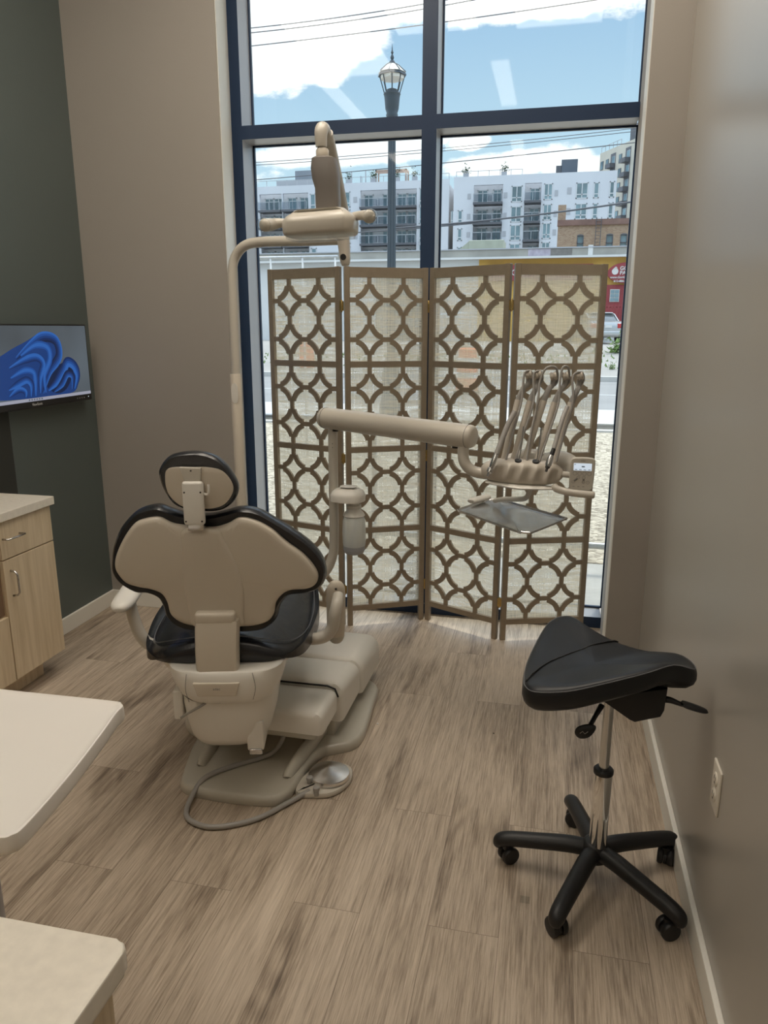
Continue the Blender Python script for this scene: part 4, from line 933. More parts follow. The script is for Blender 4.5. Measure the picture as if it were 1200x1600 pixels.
for z, x0, x1, dy in ((2.035, -.792, -.735, .025), (2.030, -.800, -.722, .032), (2.0, -.803, -.716, .036), (1.97, -.799, -.712, .036), (1.94, -.790, -.712, .034), (1.90, -.790, -.710, .032), (1.855, -.788, -.712, .030)):
    cx, rx = (x0 + x1) / 2, (x1 - x0) / 2; r = []
    for k in range(20):
        a = 2 * PI * k / 20; c, s = math.cos(a), math.sin(a); r.append(Vector((cx + rx * math.copysign(abs(c) ** .6, c), 2.49 + dy * math.copysign(abs(s) ** .6, s), z)))
    R.append(r)
lob('yoke_cover', rings_mesh(yk, R), mat('brown_grey_plastic', (.20, .18, .165), .4, bump=(30, .02)))
# head: rounded flat housing with pale top
def headf(u, v, wv): return Vector((u - .772, v + 2.48, wv + .04 * u))
ho = [(-.120, -.03), (-.112, .05), (-.08, .085), (.08, .085), (.112, .05), (.120, -.03), (.105, -.062), (.07, -.075), (-.07, -.075), (-.105, -.062)]
hl = lob('light_head', outline_body(ho, [(.01, 1.795), (.002, 1.80), (0, 1.806), (-.002, 1.832), (0, 1.843), (.012, 1.856), (.03, 1.866), (.3, 1.872), (.97, 1.874)], c=(0, 0), f=headf), M['tube_grey'])
lob('light_lens', outline_body(ho, [(.014, 1.786), (.010, 1.788), (.008, 1.797)], c=(0, 0), f=headf), M['clear'], hl)
for sx in (-1, 1):
    hx = -.772 + sx * .12
    zz = 1.838 + sx * .008
    hdl = lob('light_handle', tb([(hx - sx * .02, 2.49, zz + .006), (hx + sx * .02, 2.478, zz + .008), (hx + sx * .045, 2.46, zz + .002), (hx + sx * .055, 2.425, zz - .004)], [.013, .015, .020, .021], seg=16, n=5), M['tube_grey'], hl)
    lob('handle_end', lt([(.0205, 0), (.019, .006), (.013, .011), (.002, .013)], (hx + sx * .055, 2.425, zz - .004), (sx * .28, -.94, -.15), seg=16), M['tube_grey'], hdl)
    lob('handle_sleeve', tb([(hx + sx * .040, 2.465, zz + .004), (hx + sx * .057, 2.44, zz), (hx + sx * .060, 2.418, zz - .004), (hx + sx * .060, 2.412, zz - .004)], [.018, .021, .022, .015], seg=14, n=4), M['clear'], hdl)

# ============================================================ SADDLE STOOL
st = thing('saddle_stool', 'black saddle stool with chrome post and five-arm base on casters', 'stool', (.18, 1.855, 0))
RIM = [(-0.033, 1.73, 0.652), (-0.028, 1.68, 0.657), (-0.003, 1.65, 0.660), (0.071, 1.64, 0.675), (0.150, 1.655, 0.695), (0.250, 1.69, 0.717), (0.318, 1.74, 0.722), (0.372, 1.775, 0.700), (0.380, 1.83, 0.690), (0.360, 1.875, 0.690), (0.326, 1.90, 0.681), (0.277, 1.91, 0.676), (0.2, 1.93, 0.687), (0.134, 1.97, 0.705), (0.099, 2.005, 0.714), (0.075, 2.03, 0.712), (0.044, 2.035, 0.702), (0.016, 2.0, 0.690), (-0.010, 1.92, 0.668), (-0.030, 1.82, 0.652)]
rp_ = smooth_path(RIM, 4, True); cen = Vector((.14, 1.80, .668))
def rk(k, dz=0, lift=0):
    return [Vector((cen.x + (p.x - cen.x) * k, cen.y + (p.y - cen.y) * k, (cen.z + (p.z - cen.z) * (k ** 1.5 if k <= 1 else 1)) + dz)) for p in rp_]
def low(k, dz): return [Vector((cen.x + (p.x - cen.x) * k, cen.y + (p.y - cen.y) * k, p.z + dz)) for p in rp_]
rings = [rk(.02, .012), rk(.2, .012), rk(.4, .0115), rk(.6, .011), rk(.76, .010), rk(.88, .009), rk(.95, .005), rk(.985, 0), low(1.0, -.006), low(1.012, -.016), low(1.012, -.030), low(.99, -.044), low(.93, -.054), low(.80, -.058), low(.5, -.060)]
seat_o = obj('seat', rings_mesh(nb(), rings), M['leather_soft'], st, smooth=True)
se_ = nb(); tube(se_, low(.991, -.0015), .0013, seg=6, closed=True); obj('seam', se_, M['stitch'], seat_o, smooth=True)
cs_ = [(-.026, 1.70, .654), (.02, 1.79, .679), (.08, 1.845, .688), (.14, 1.885, .694), (.205, 1.925, .690)]
se_ = nb()
def surf_z(x, y):
    # height of the seat surface at (x,y), by casting against the ring model
    best = None
    d = Vector((x - cen.x, y - cen.y)); a = math.atan2(d.y, d.x); bi = min(range(len(rp_)), key=lambda i: abs((math.atan2(rp_[i].y - cen.y, rp_[i].x - cen.x) - a + PI) % (2 * PI) - PI))
    R_ = math.hypot(rp_[bi].x - cen.x, rp_[bi].y - cen.y); k = min(d.length / R_, 1.0)
    return cen.z + (rp_[bi].z - cen.z) * k ** 1.5 + .0115 * (1 - max(0, (k - .85) / .15) ** 2)
P_ = smooth_path([(x, y, 0) for x, y, z in cs_], 8)
tube(se_, [(p.x, p.y, surf_z(p.x, p.y) + .0003) for p in P_], .0022, seg=6); obj('cross_seam', se_, M['black_plastic'], seat_o, smooth=True)
CX, CY = .187, 1.845
obj('gas_lift', lt([(.0135, .30), (.0135, .60)], (CX, CY, 0), seg=24), M['steel'], st, smooth=True, auto=40)
obj('column', lt([(.022, .10), (.0235, .13), (.024, .345), (.022, .35)], (CX, CY, 0), seg=32), M['chrome'], st, smooth=True, auto=40)
obj('column_collar', lt([(.026, .345), (.0265, .349), (.0265, .355), (.022, .360), (.014, .361)], (CX, CY, 0), seg=28), M['black_plastic'], st, smooth=True, auto=40)
b = nb(); prism(b, [(.150, .600), (.315, .640), (.312, .580), (.305, .562), (.245, .540), (.232, .545), (.165, .590)], 1.775, 1.90, 'XZ', bev=.004); obj('tilt_mechanism', b, M['black_plastic'], st, smooth=True, auto=45)
b = nb(); lathe(b, [(.030, .575), (.032, .62)], (CX, CY, 0), seg=20); obj('lift_socket', b, M['black_plastic'], st, smooth=True, auto=40)
lv = obj('lever', tb([(.300, 1.80, .600), (.325, 1.79, .604), (.345, 1.785, .600), (.365, 1.78, .598)], [.010, .008, .006, .006], seg=10, n=4), M['black_plastic'], st, smooth=True)
obj('lever_paddle', outline_body([(.350, -.010), (.365, -.016), (.395, -.014), (.412, -.006), (.412, .006), (.395, .014), (.365, .016), (.350, .010)], [(.004, -.004), (0, 0), (.003, .005), (.97, .008)], c=(.38, 0), f=lambda u, v, wv: Vector((u, 1.78 + v, .600 + wv - .25 * (u - .36)))), M['black_plastic'], lv, smooth=True, auto=60)
lv = obj('lever', tb([(.165, 1.80, .565), (.150, 1.775, .548), (.138, 1.755, .532)], [.008, .006, .006], seg=10, n=4), M['black_plastic'], st, smooth=True)
pd_ = obj('lever_paddle', outline_body([(.150, .535), (.147, .520), (.134, .503), (.112, .498), (.100, .510), (.104, .527), (.122, .538), (.140, .541)], [(.004, .004), (0, 0), (.003, -.006), (.97, -.008)], c=(.125, .52), f=lambda u, z, wv: Vector((u, 1.742 + wv, z))), M['black_plastic'], lv, smooth=True, auto=60)
obj('paddle_mark', tb([(.112, 1.7325, .517), (.118, 1.7325, .523), (.124, 1.7325, .517), (.131, 1.7325, .524)], .0009, seg=6), M['hose'], pd_)
b = nb(); lathe(b, [(.030, .072), (.036, .075), (.037, .115), (.030, .128), (.024, .13)], (CX - .005, CY + .008, 0), seg=28)
hub = obj('hub', b, M['black_plastic'], st, smooth=True, auto=45)
def stool_leg(a):
    d = Vector((math.cos(a), math.sin(a), 0)); c = Vector((CX - .005, CY + .008, 0))
    b = nb(); tube(b, [c + d * .015 + Vector((0, 0, .100)), c + d * .07 + Vector((0, 0, .101)), c + d * .17 + Vector((0, 0, .088)), c + d * .240 + Vector((0, 0, .077)), c + d * .262 + Vector((0, 0, .066)), c + d * .266 + Vector((0, 0, .050))], [.024, .0245, .023, .022, .021, .014], seg=16, n=5, flat=(1.0, .95, (0, 0, 1)))
    tube(b, [c + d * .243 + Vector((0, 0, .070)), c + d * .243 + Vector((0, 0, .045))], .011, seg=12)
    return b, c + d * .243
for i in range(5):
    a = math.radians(103 + 72 * i)
    b, e_ = stool_leg(a); leg = obj('leg', b, M['black_plastic'], st, smooth=True, auto=60)
    wa = a + [1.2, .7, 1.0, 1.1, .8][i]; ax = Vector((math.cos(wa + PI / 2), math.sin(wa + PI / 2), 0)); wc_ = e_ + Vector((math.cos(wa), math.sin(wa), 0)) * -.008 + Vector((0, 0, .0255))
    b = nb()
    for s in (-1, 1): lathe(b, [(.014, -.0085), (.023, -.0075), (.0255, -.004), (.0255, .004), (.023, .0075), (.014, .0085)], wc_ + ax * s * .0135, ax, seg=24)
    cst = obj('caster', b, M['black_plastic'], leg, smooth=True, auto=40)
    b = nb(); tube(b, [wc_ - ax * .004 + Vector((0, 0, -.005)), wc_ + ax * .004 + Vector((0, 0, -.005))], .02, seg=16); tube(b, [wc_ + Vector((0, 0, .008)), wc_ + Vector((0, 0, .03))], .013, seg=12)
    obj('caster_fork', b, M['black_plastic'], leg, smooth=True, auto=40)

# tiny litter on the floor
tag(obj('clear_sticker', bx(-.013, .013, 1.722, 1.748, .0002, .0008), M['clear'], smooth=False), 'small clear plastic sticker lying on the floor left of the stool', 'sticker')
tag(obj('paper_crumb', bx(-.601, -.594, 2.535, 2.543, 0, .003, bev=.0008, seg=1), M['white']), 'tiny white crumb lying on the floor right of the chair base', 'crumb')
tag(obj('dirt_speck', lt([(.003, 0), (.003, .0015), (.001, .002)], (-.150, 2.57, 0), seg=8), M['outlet_hole']), 'tiny black speck lying on the floor between chair and stool', 'speck')

# ============================================================ OUTSIDE: ground
def slab(nm, y0, y1, m, z0=-.02, z1=None, x=90):
    z1 = z0 if z1 is None else z1; bm = nb()
    A = [bm.verts.new(p) for p in ((-x, y0, z0), (x, y0, z0), (x, y1, z1), (-x, y1, z1), (-x, y0, z0 - .2), (x, y0, z0 - .2), (x, y1, z1 - .2), (-x, y1, z1 - .2))]
    for f in ((0, 1, 2, 3), (7, 6, 5, 4), (0, 4, 5, 1), (1, 5, 6, 2), (2, 6, 7, 3), (3, 7, 4, 0)): bm.faces.new([A[i] for i in f])
    return struct(nm, bm, m)
slab('path_concrete', 3.87, 4.86, M['concrete'], -.01)
slab('ground_gravel', 4.86, 11.7, M['gravel'], -.04)
slab('pavement_near', 11.7, 14.8, M['sidewalk'], -.01)
slab('road', 14.8, 24.4, M['asphalt'], -.12)
slab('kerb', 24.4, 24.8, M['sidewalk'], .03)
slab('pavement_far', 24.8, 27.5, M['lot'], .03, .12)
slab('ground_lot', 27.5, 34.0, M['lot'], .12, .84)
slab('ground_far', 34.0, 400, M['lot'], .84, .9, x=400)
b = nb(); box(b, -90, 90, 19.4, 19.5, -.119, -.115); struct('road_markings', b, M['white'])

def rail_fence(name, label, y, x0, x1, zt, zb, posts, r, m, cat, group=None, z0=-.04):
    t = thing(name, label, cat, ((x0 + x1) / 2, y, z0), group)
    obj('rail', tb([(x0, y, zt), (x1, y, zt)], r, seg=12), m, t, smooth=True, auto=40)
    obj('rail', tb([(x0, y, zb), (x1, y, zb)], r, seg=12), m, t, smooth=True, auto=40)
    for x in posts: obj('post', tb([(x, y, z0), (x, y, zt - r * .3)], r * .9, seg=12), m, t, smooth=True, auto=40)
    return t
rail_fence('pipe_railing', 'low galvanised pipe railing standing on the gravel just outside the window', 5.0, -6.5, .95, .885, .075, (-6.4, -4.6, -2.9, -1.2, .262), .022, M['galv'], 'railing')
# tall wire fence on the left, further out
wf = thing('wire_fence', 'tall pale wire fence panel beyond the window, behind the upper left of the folding screen', 'fence', (-4.6, 9.5, -.04))
Y9 = 9.5
obj('fence_rail', tb([(-8.5, Y9, 2.38), (-2.75, Y9, 2.38)], .016, seg=10), M['galv'], wf, smooth=True)
for i in range(14):
    obj('fence_post', tb([(-8.42 + i * .245 * 1.77, Y9, -.04), (-8.42 + i * .245 * 1.77, Y9, 2.38)], .013, seg=8), M['roof_white'], wf, smooth=True)

# street lamp
sl = thing('street_lamp', 'ornate dark street lamp with faceted glass lantern, standing beyond the window', 'street lamp', (-2.70, 12.5, -.01))
LX, LY = -2.70, 12.5
obj('lamp_base', lt([(.20, -.01), (.20, .25), (.17, .30), (.155, .75), (.12, .85), (.10, .95), (.09, 1.05)], (LX, LY, 0), seg=12), M['post_green'], sl, smooth=True, auto=40)
b = nb(); prof = []
R = []
for z, r in ((1.0, .068), (2.5, .066), (4.60, .055)):
    R.append([Vector((LX + (r * (1 + (.07 if k % 2 else -.07))) * math.cos(2 * PI * k / 24), LY + (r * (1 + (.07 if k % 2 else -.07))) * math.sin(2 * PI * k / 24), z)) for k in range(24)])
obj('lamp_pole', rings_mesh(b, R), M['post_green'], sl)
obj('lamp_capital', lt([(.055, 4.58), (.085, 4.60), (.085, 4.64), (.065, 4.66), (.08, 4.70), (.095, 4.74), (.085, 4.77), (.105, 4.83), (.120, 4.98), (.125, 5.02), (.135, 5.04), (.12, 5.06), (.09, 5.10), (.04, 5.12)], (LX, LY, 0), seg=20), M['post_green'], sl, smooth=True, auto=40)
b = nb()
for k in range(8):
    a = 2 * PI * k / 8 + .2
    tube(b, [(LX + .115 * math.cos(a), LY + .115 * math.sin(a), 5.04), (LX + .195 * math.cos(a), LY + .195 * math.sin(a), 5.30)], .008, seg=6)
obj('lantern_cage', b, M['post_green'], sl)
obj('lantern_glass', lt([(.185, 5.25), (.19, 5.29), (.12, 5.33)], (LX, LY, 0), seg=8), M['lamp_glass'], sl)
obj('lantern_band', lt([(.195, 5.29), (.225, 5.295), (.222, 5.315), (.205, 5.33), (.21, 5.345)], (LX, LY, 0), seg=8), M['post_green'], sl)
obj('lantern_roof', lt([(.218, 5.335), (.20, 5.35), (.10, 5.44), (.045, 5.47), (.03, 5.48)], (LX, LY, 0), seg=8), M['lamp_glass'], sl)
b = nb()
for k in range(8):
    a = 2 * PI * k / 8
    tube(b, [(LX + .215 * math.cos(a), LY + .215 * math.sin(a), 5.345), (LX + .10 * math.cos(a), LY + .10 * math.sin(a), 5.445), (LX + .03 * math.cos(a), LY + .03 * math.sin(a), 5.485)], .007, seg=6)
obj('roof_ribs', b, M['post_green'], sl)
obj('finial', lt([(.045, 5.47), (.04, 5.50), (.018, 5.52), (.03, 5.55), (.02, 5.58), (.010, 5.60), (.022, 5.62), (.010, 5.65), (.002, 5.74)], (LX, LY, 0), seg=14), M['post_green'], sl, smooth=True, auto=50)

# overhead wires
def wire(p0, p1, lab, r=.018, sag=.15):
    P_ = []
    for i in range(25):
        t = i / 24; q = Vector(p0).lerp(Vector(p1), t); q.z -= sag * 4 * t * (1 - t); P_.append(q)
    tag(obj('overhead_wire', tb(P_, r, seg=6), M['apt_dark'], smooth=True), lab, 'wire', 'overhead wires')
def ext(a, b_, k=1.6, z=1.0):  # extend a measured span both ways
    a = Vector(a); b_ = Vector(b_); m_ = (a + b_) / 2; return tuple(m_ + (a - m_) * k), tuple(m_ + (b_ - m_) * k)
for (a, b_, lab, r) in (
    ((-11.973, 30, 12.71), (-5.252, 30, 12.98), 'topmost thin wire crossing the upper left pane', .018),
    ((-11.979, 30, 12.55), (-5.25, 30, 12.82), 'second thin wire from the top, crossing the upper left pane', .018),
    ((-12.0, 30, 12.10), (.04, 30, 12.57), 'third thin wire down, crossing the upper panes', .018),
    ((-11.94, 30, 7.98), (-1.0, 30, 8.30), 'thin wire just under the window transom, upper one of two', .012),
    ((-11.95, 30, 7.88), (-1.0, 30, 8.20), 'thin wire just under the window transom, lower one of two', .012),
    ((-11.97, 30, 7.34), (1.83, 30, 7.98), 'thin wire passing above the grey apartment roofs', .016),
    ((-12.4, 30, 5.20), (-5.2, 30, 5.36), 'dark wire crossing the left apartment block at mid height', .022),
    ((-4.273, 30, 5.47), (2.355, 30, 6.04), 'thick dark cable sloping across the right apartment block', .034)):
    p, q = ext(a, b_, 1.7); wire(p, q, lab, r)

# ============================================================ OUTSIDE: apartment building
def holed_wall(x0, x1, z0, z1, y, th, holes):
    """facade slab with rectangular openings (grid decomposition)"""
    xs = sorted({x0, x1, *[h[0] for h in holes], *[h[1] for h in holes]}); zs = sorted({z0, z1, *[h[2] for h in holes], *[h[3] for h in holes]})
    xs = [x for x in xs if x0 <= x <= x1]; zs = [z for z in zs if z0 <= z <= z1]
    bm = nb()
    for i in range(len(xs) - 1):
        j0 = None
        for j in range(len(zs) - 1):
            cx, cz = (xs[i] + xs[i + 1]) / 2, (zs[j] + zs[j + 1]) / 2
            solid = not any(h[0] < cx < h[1] and h[2] < cz < h[3] for h in holes)
            if solid and j0 is None: j0 = j
            if (not solid) and j0 is not None: box(bm, xs[i], xs[i + 1], y, y + th, zs[j0], zs[j]); j0 = None
        if j0 is not None: box(bm, xs[i], xs[i + 1], y, y + th, zs[j0], zs[-1])
    return bm
YA = 120.0
apt = thing('apartment_building', 'pale grey apartment block with recessed balconies beyond the low shops', 'building', (-20, 126, .9))
def awin(x0, x1, z0, z1, parent, y=YA, cols=1, low=True, dark=False):
    bm = nb(); f = .13; yy_ = y - .06
    for a in ((x0, x0 + f, z0, z1), (x1 - f, x1, z0, z1), (x0, x1, z0, z0 + f), (x0, x1, z1 - f, z1)): box(bm, a[0], a[1], yy_, y + .1, a[2], a[3])
    for c in range(1, cols): xm = x0 + (x1 - x0) * c / cols; box(bm, xm - f / 2, xm + f / 2, yy_, y + .1, z0 + f, z1 - f)
    if low: zm = z0 + (z1 - z0) * .27; box(bm, x0 + f, x1 - f, yy_, y + .1, zm - f / 2, zm + f / 2)
    w_ = obj('window', bm, M['win_frame'], parent)
    obj('pane', bx(x0 + .02, x1 - .02, y - .02, y + .05, z0 + .02, z1 - .02), M['win'], w_)
def vents(lst, parent, y):
    for (x0, x1, z0, z1) in lst: obj('vent', bx(x0, x1, y - .06, y + .02, z0, z1), M['vent'], parent)
def balcony(x0, x1, z, y, parent, depth=.9):
    s = obj('balcony', bx(x0, x1, y - depth, y + 1.4, z - .32, z, ), M['apt_dark'], parent)
    bm = nb(); box(bm, x0 + .03, x1 - .03, y - depth, y - depth + .05, z + 1.12, z + 1.2)
    n = max(2, int((x1 - x0) / 1.3))
    for k in range(n + 1):
        x = x0 + .04 + (x1 - x0 - .08) * k / n; box(bm, x - .035, x + .035, y - depth, y - depth + .05, z, z + 1.2)
    obj('railing', bm, M['rail'], s)
    obj('railing_glass', bx(x0 + .05, x1 - .05, y - depth + .02, y - depth + .03, z + .1, z + 1.1), M['rail_glass'], s)
floorsL = [19.86, 17.22, 14.43, 11.7, 9.0]
bayL = [(-47.85, -44.1), (-43.9, -39.65), (-31.05, -22.1)]
holesL = [(a, b_, 5.0, 22.35) for a, b_ in bayL]
wb_ = holed_wall(-62, -17.1, .9, 23.5, YA + .6, .5, holesL)
wl = obj('wall', wb_, M['apt'], apt)
obj('bay_wall', bx(-61.9, -17.2, YA + 2.3, YA + 14, .9, 23.0), M['apt_in'], apt)
for (a, b_) in bayL:
    for zf in floorsL:
        balcony(a, b_, zf, YA + .6, apt)
        w2 = b_ - a
        if w2 < 6:
            awin(a + .3, a + 1.8, zf + .05, zf + 2.1, apt, YA + 2.25, 2, False); awin(b_ - 1.9, b_ - .3, zf + .05, zf + 2.1, apt, YA + 2.25, 2, False)
        else:
            for u in (.2, 3.2, 5.6, 7.2):
                if a + u + 1.5 < b_: awin(a + u, a + u + 1.5, zf + .05, zf + 2.1, apt, YA + 2.25, 2, False)
            vents([(a + 2.1, a + 2.6, zf + .5, zf + 1.3)], apt, YA + 2.25)
for zf in floorsL:
    awin(-39.3, -38.4, zf + .0, zf + 2.3, apt, YA + .6); awin(-33.6, -32.7, zf + .1, zf + 2.4, apt, YA + .6); awin(-21.7, -20.9, zf + .0, zf + 2.5, apt, YA + .6)
    awin(-52.5, -50.9, zf, zf + 2.2, apt, YA + .6, 2); vents([(-32.2, -31.6, zf + .8, zf + 1.6)], apt, YA + .6)
# right block
bayR = [(-13.25, -8.9), (-5.7, -3.25)]
xR = 7.35
wb_ = holed_wall(-16.3, xR, .9, 23.6, YA, .5, [(-13.25, -8.9, 5, 22.35), (-5.7, -3.25, 5, 22.35)])
obj('wall', wb_, M['apt'], apt)
obj('bay_wall', bx(-16.25, xR - .02, YA + 1.9, YA + 14, .9, 23.3), M['apt_in'], apt)
obj('end_wall', bx(xR - .5, xR, YA + .5, YA + 14, .9, 23.55), M['apt'], apt)
for zf in (19.85, 17.0, 14.4, 11.7, 9.0):
    for (a, b_) in bayR: balcony(a, b_, zf, YA, apt)
    awin(-12.9, -11.3, zf + .05, zf + 2.1, apt, YA + 1.85, 2, False); awin(-10.5, -9.2, zf + .05, zf + 2.1, apt, YA + 1.85, 2, False)
    awin(-5.0, -3.5, zf + .05, zf + 2.1, apt, YA + 1.85, 2, False); vents([(-11.2, -10.7, zf + .6, zf + 1.3)], apt, YA + 1.85)
    awin(-7.65, -6.05, zf - .05, zf + 2.2, apt, YA, 2); awin(-2.9, -1.65, zf + .1, zf + 2.35, apt, YA, 2)
    vents([(-8.75, -8.25, zf + .6, zf + 1.35), (-14.2, -13.7, zf + .6, zf + 1.35), (-1.35, -.85, zf + .6, zf + 1.4)], apt, YA)
    if zf < 19: awin(-15.6, -14.9, zf + .1, zf + 1.9, apt, YA)
    if zf > 15:
        awin(1.7, 3.4, zf + .1, zf + 2.3, apt, YA, 2); awin(4.2, 4.95, zf + .1, zf + 2.25, apt, YA); awin(6.4, 7.1, zf + .1, zf + 2.3, apt, YA)
        vents([(.45, 1.05, zf + .8, zf + 1.7)], apt, YA)
awin(-17.0 + .25, -16.35, 17.0, 19, apt, YA + .55)
# roof furniture
obj('roof_penthouse', bx(-42.9, -39.0, YA + 4, YA + 8, 23.5, 26.3), mat('slate_cladding', (.22, .245, .28), .7, noise=(.4, .1), bump=(3, .1)), apt)
obj('roof_screen', bx(-45.6, -38.0, YA + 2.5, YA + 2.8, 23.5, 24.6), M['vent'], apt)
obj('roof_penthouse', bx(-.6, 1.75, YA + 2, YA + 5, 23.6, 25.75), mat('slate_cladding_dark', (.10, .12, .15), .7, noise=(.4, .1), bump=(3, .1)), apt)
obj('roof_unit', bx(-1.35, -.55, YA + 2, YA + 3, 24.05, 24.95), M['apt_dark'], apt)
pg = nb(); zt = 25.5
box(pg, -29.0, -24.0, YA + 2, YA + 4, zt - .2, zt)
for x in (-28.9, -24.1):
    for y in (YA + 2, YA + 3.8): box(pg, x - .1, x + .1, y, y + .2, 23.5, zt)
obj('pergola', pg, mat('brown_timber', (.42, .30, .24), .8, noise=(2, .1), bump=(3, .1)), apt)
for x0, x1, yq in ((-62, -38.2, YA + 1), (-36, -17.2, YA + 1), (-16, -6.2, YA + .3)):
    b = nb(); box(b, x0, x1, yq, yq + .06, 24.35, 24.42)
    n = int((x1 - x0) / 1.6)
    for k in range(n + 1): xx = x0 + (x1 - x0) * k / n; box(b, xx - .04, xx + .04, yq, yq + .06, 23.5, 24.4)
    obj('roof_railing', b, M['vent'], apt)
b = nb()
for x, h in ((-33.1, 25.6), (-30.8, 25.7), (-31.6, 24.9), (-33.6, 24.8)): tube(b, [(x, YA + 3, 23.5), (x, YA + 3, h)], .09, seg=8)
obj('roof_vent_pipes', b, M['vent'], apt)
random.seed(4)
def shrub_bm(x, y, z, s, n=60, seed=1):
    rnd = random.Random(seed); bm = nb()
    for i in range(n):
        c = Vector((x + rnd.gauss(0, s * .35), y + rnd.gauss(0, s * .35), z + abs(rnd.gauss(0, s * .6)))); d = Vector((rnd.uniform(-1, 1), rnd.uniform(-1, 1), rnd.uniform(0, 1.2))).normalized() * s * .4; e = Vector((rnd.uniform(-1, 1), rnd.uniform(-1, 1), 0)).normalized() * s * .13
        v = [bm.verts.new(p) for p in (c - e, c + d * .5 - e * .5, c + d, c + d * .5 + e * .5, c + e)]; bm.faces.new(v)
    return bm
for i, (x, y) in enumerate(((-29.2, YA + 1.5), (-25.4, YA + 1.5), (-22.6, YA + 1.5), (-33.2, YA + 1.5), (-8.9, YA + .8), (-14.6, YA + .8))):
    bpt = thing('rooftop_planter', ['dark leafy rooftop planter at the left foot of the brown pergola', 'dark leafy rooftop planter under the right side of the pergola', 'dark leafy rooftop planter right of the pergola', 'dark leafy rooftop planter left of the pergola beside pipes', 'dark leafy rooftop planter nearest the dark roof box', 'dark leafy rooftop planter at the left end of the right block'][i], 'planter', (x, y, 23.55), 'rooftop planters')
    obj('pot', bx(x - .4, x + .4, y - .3, y + .3, 23.5, 24.2), M['vent'], bpt)
    obj('foliage', shrub_bm(x, y, 24.2, .8, 70, i), mat('dark_foliage_%d' % i, (.05, .08, .04), .8, noise=(2, .3), bump=(9, .1)) if i == 0 else bpy.data.materials['dark_foliage_0'], bpt)

# tower far right, obliquely set
tw = thing('apartment_tower', 'cream high-rise with dark balcony stacks behind the right end of the grey block', 'building', (14, 205, .9))
ta = math.atan2(200, -100)           # facade runs along this direction, receding to the left
p0 = Vector((7.98, 200, 0)); dirv = Vector((.447, -.894, 0)).normalized()   # towards the near right corner
MT = Matrix.Translation(p0) @ Matrix.Rotation(math.atan2(dirv.y, dirv.x), 4, 'Z')
def two(n, b, m, p=None): return obj(n, b, m, p or tw, mtx=MT)
Wt, Ht = 34, 42.2
two('wall', bx(0, Wt, 0, 16, .9, Ht), M['cream'])
two('roof_penthouse', bx(9.5, Wt, 2, 12, Ht, Ht + 4.0), M['apt_dark'])
b = nb(); box(b, .1, 9, .2, .3, Ht + 1.2, Ht + 1.32)
for k in range(6): box(b, .1 + k * 1.75, .2 + k * 1.75, .2, .3, Ht, Ht + 1.3)
two('roof_railing', b, M['rail'])
for c, x in enumerate((6.2, 12.6, 19.0, 25.5)):
    two('balcony_stack', bx(x - 1.1, x + 1.1, -.05, .2, 6, Ht - 1.2 + .0), M['apt_dark'])
    for r in range(12):
        z = Ht - 4.4 - r * 3.05
        o = two('balcony', bx(x - 1.3, x + .9, -1.3, 0, z, z + .95), M['apt_dark'])
        w_ = two('window', bx(x - .4, x + .9, -.12, .0, z + 1.0, z + 2.5), M['win_frame']); two('pane', bx(x - .3, x + .8, -.16, -.1, z + 1.05, z + 2.45), M['win'], w_)
for x in (1.2, 3.6, 9.4, 15.8, 22.3):
    for r in range(9):
        z = Ht - 3.9 - r * 3.05
        w_ = two('window', bx(x - .65, x + .65, -.08, .1, z, z + 1.9), M['apt_dark']); two('pane', bx(x - .5, x + .5, -.12, -.06, z + .1, z + 1.8), M['win'], w_)

# brick building
bk = thing('brick_building', 'tan brick building with dark cornice and arched windows, right of the grey apartments', 'building', (2.5, 62, .84))
holes = [(1.12, 1.60, 7.25, 8.15), (3.2, 3.70, 7.25, 8.15), (4.2, 4.70, 7.25, 8.15)]
obj('wall', holed_wall(-.31, 9.5, .84, 9.0, 60, .4, holes), M['brick'], bk)
obj('rear_wall', bx(-.3, 9.5, 60.5, 68, .84, 8.9), M['brick'], bk)
obj('cornice', bx(-.36, 9.55, 59.85, 60.4, 8.88, 9.28), M['brown_band'], bk)
obj('chimney', bx(-.36, .22, 60.4, 61.0, 9.0, 10.4), M['brick'], bk)
for (x0, x1, z0, z1) in holes:
    bm = nb()
    for a in ((x0, x0 + .06, z0, z1), (x1 - .06, x1, z0, z1), (x0, x1, z0 + .35, z0 + .41)): box(bm, a[0], a[1], 59.98, 60.1, a[2], a[3])
    prism(bm, [(x0, z1)] + [(x0 + (x1 - x0) * (1 - math.cos(PI * k / 8)) / 2, z1 + .10 * math.sin(PI * k / 8)) for k in range(9)] + [(x1, z1)], 59.95, 60.1, 'XZ')
    f_ = obj('window', bm, M['apt_dark'], bk); obj('pane', bx(x0 + .05, x1 - .05, 60.12, 60.16, z0, z1), M['win'], f_)
b = nb()
for x in (2.42, 2.78): tube(b, [(x, 59.8, 7.0), (x, 59.8, 9.4)], .022, seg=6)
for k in range(9): tube(b, [(2.42, 59.8, 7.15 + k * .25), (2.78, 59.8, 7.15 + k * .25)], .016, seg=6)
tube(b, [(2.2, 59.8, 7.38), (3.3, 59.8, 7.38)], .02, seg=6)
obj('fire_ladder', b, M['apt_dark'], bk)

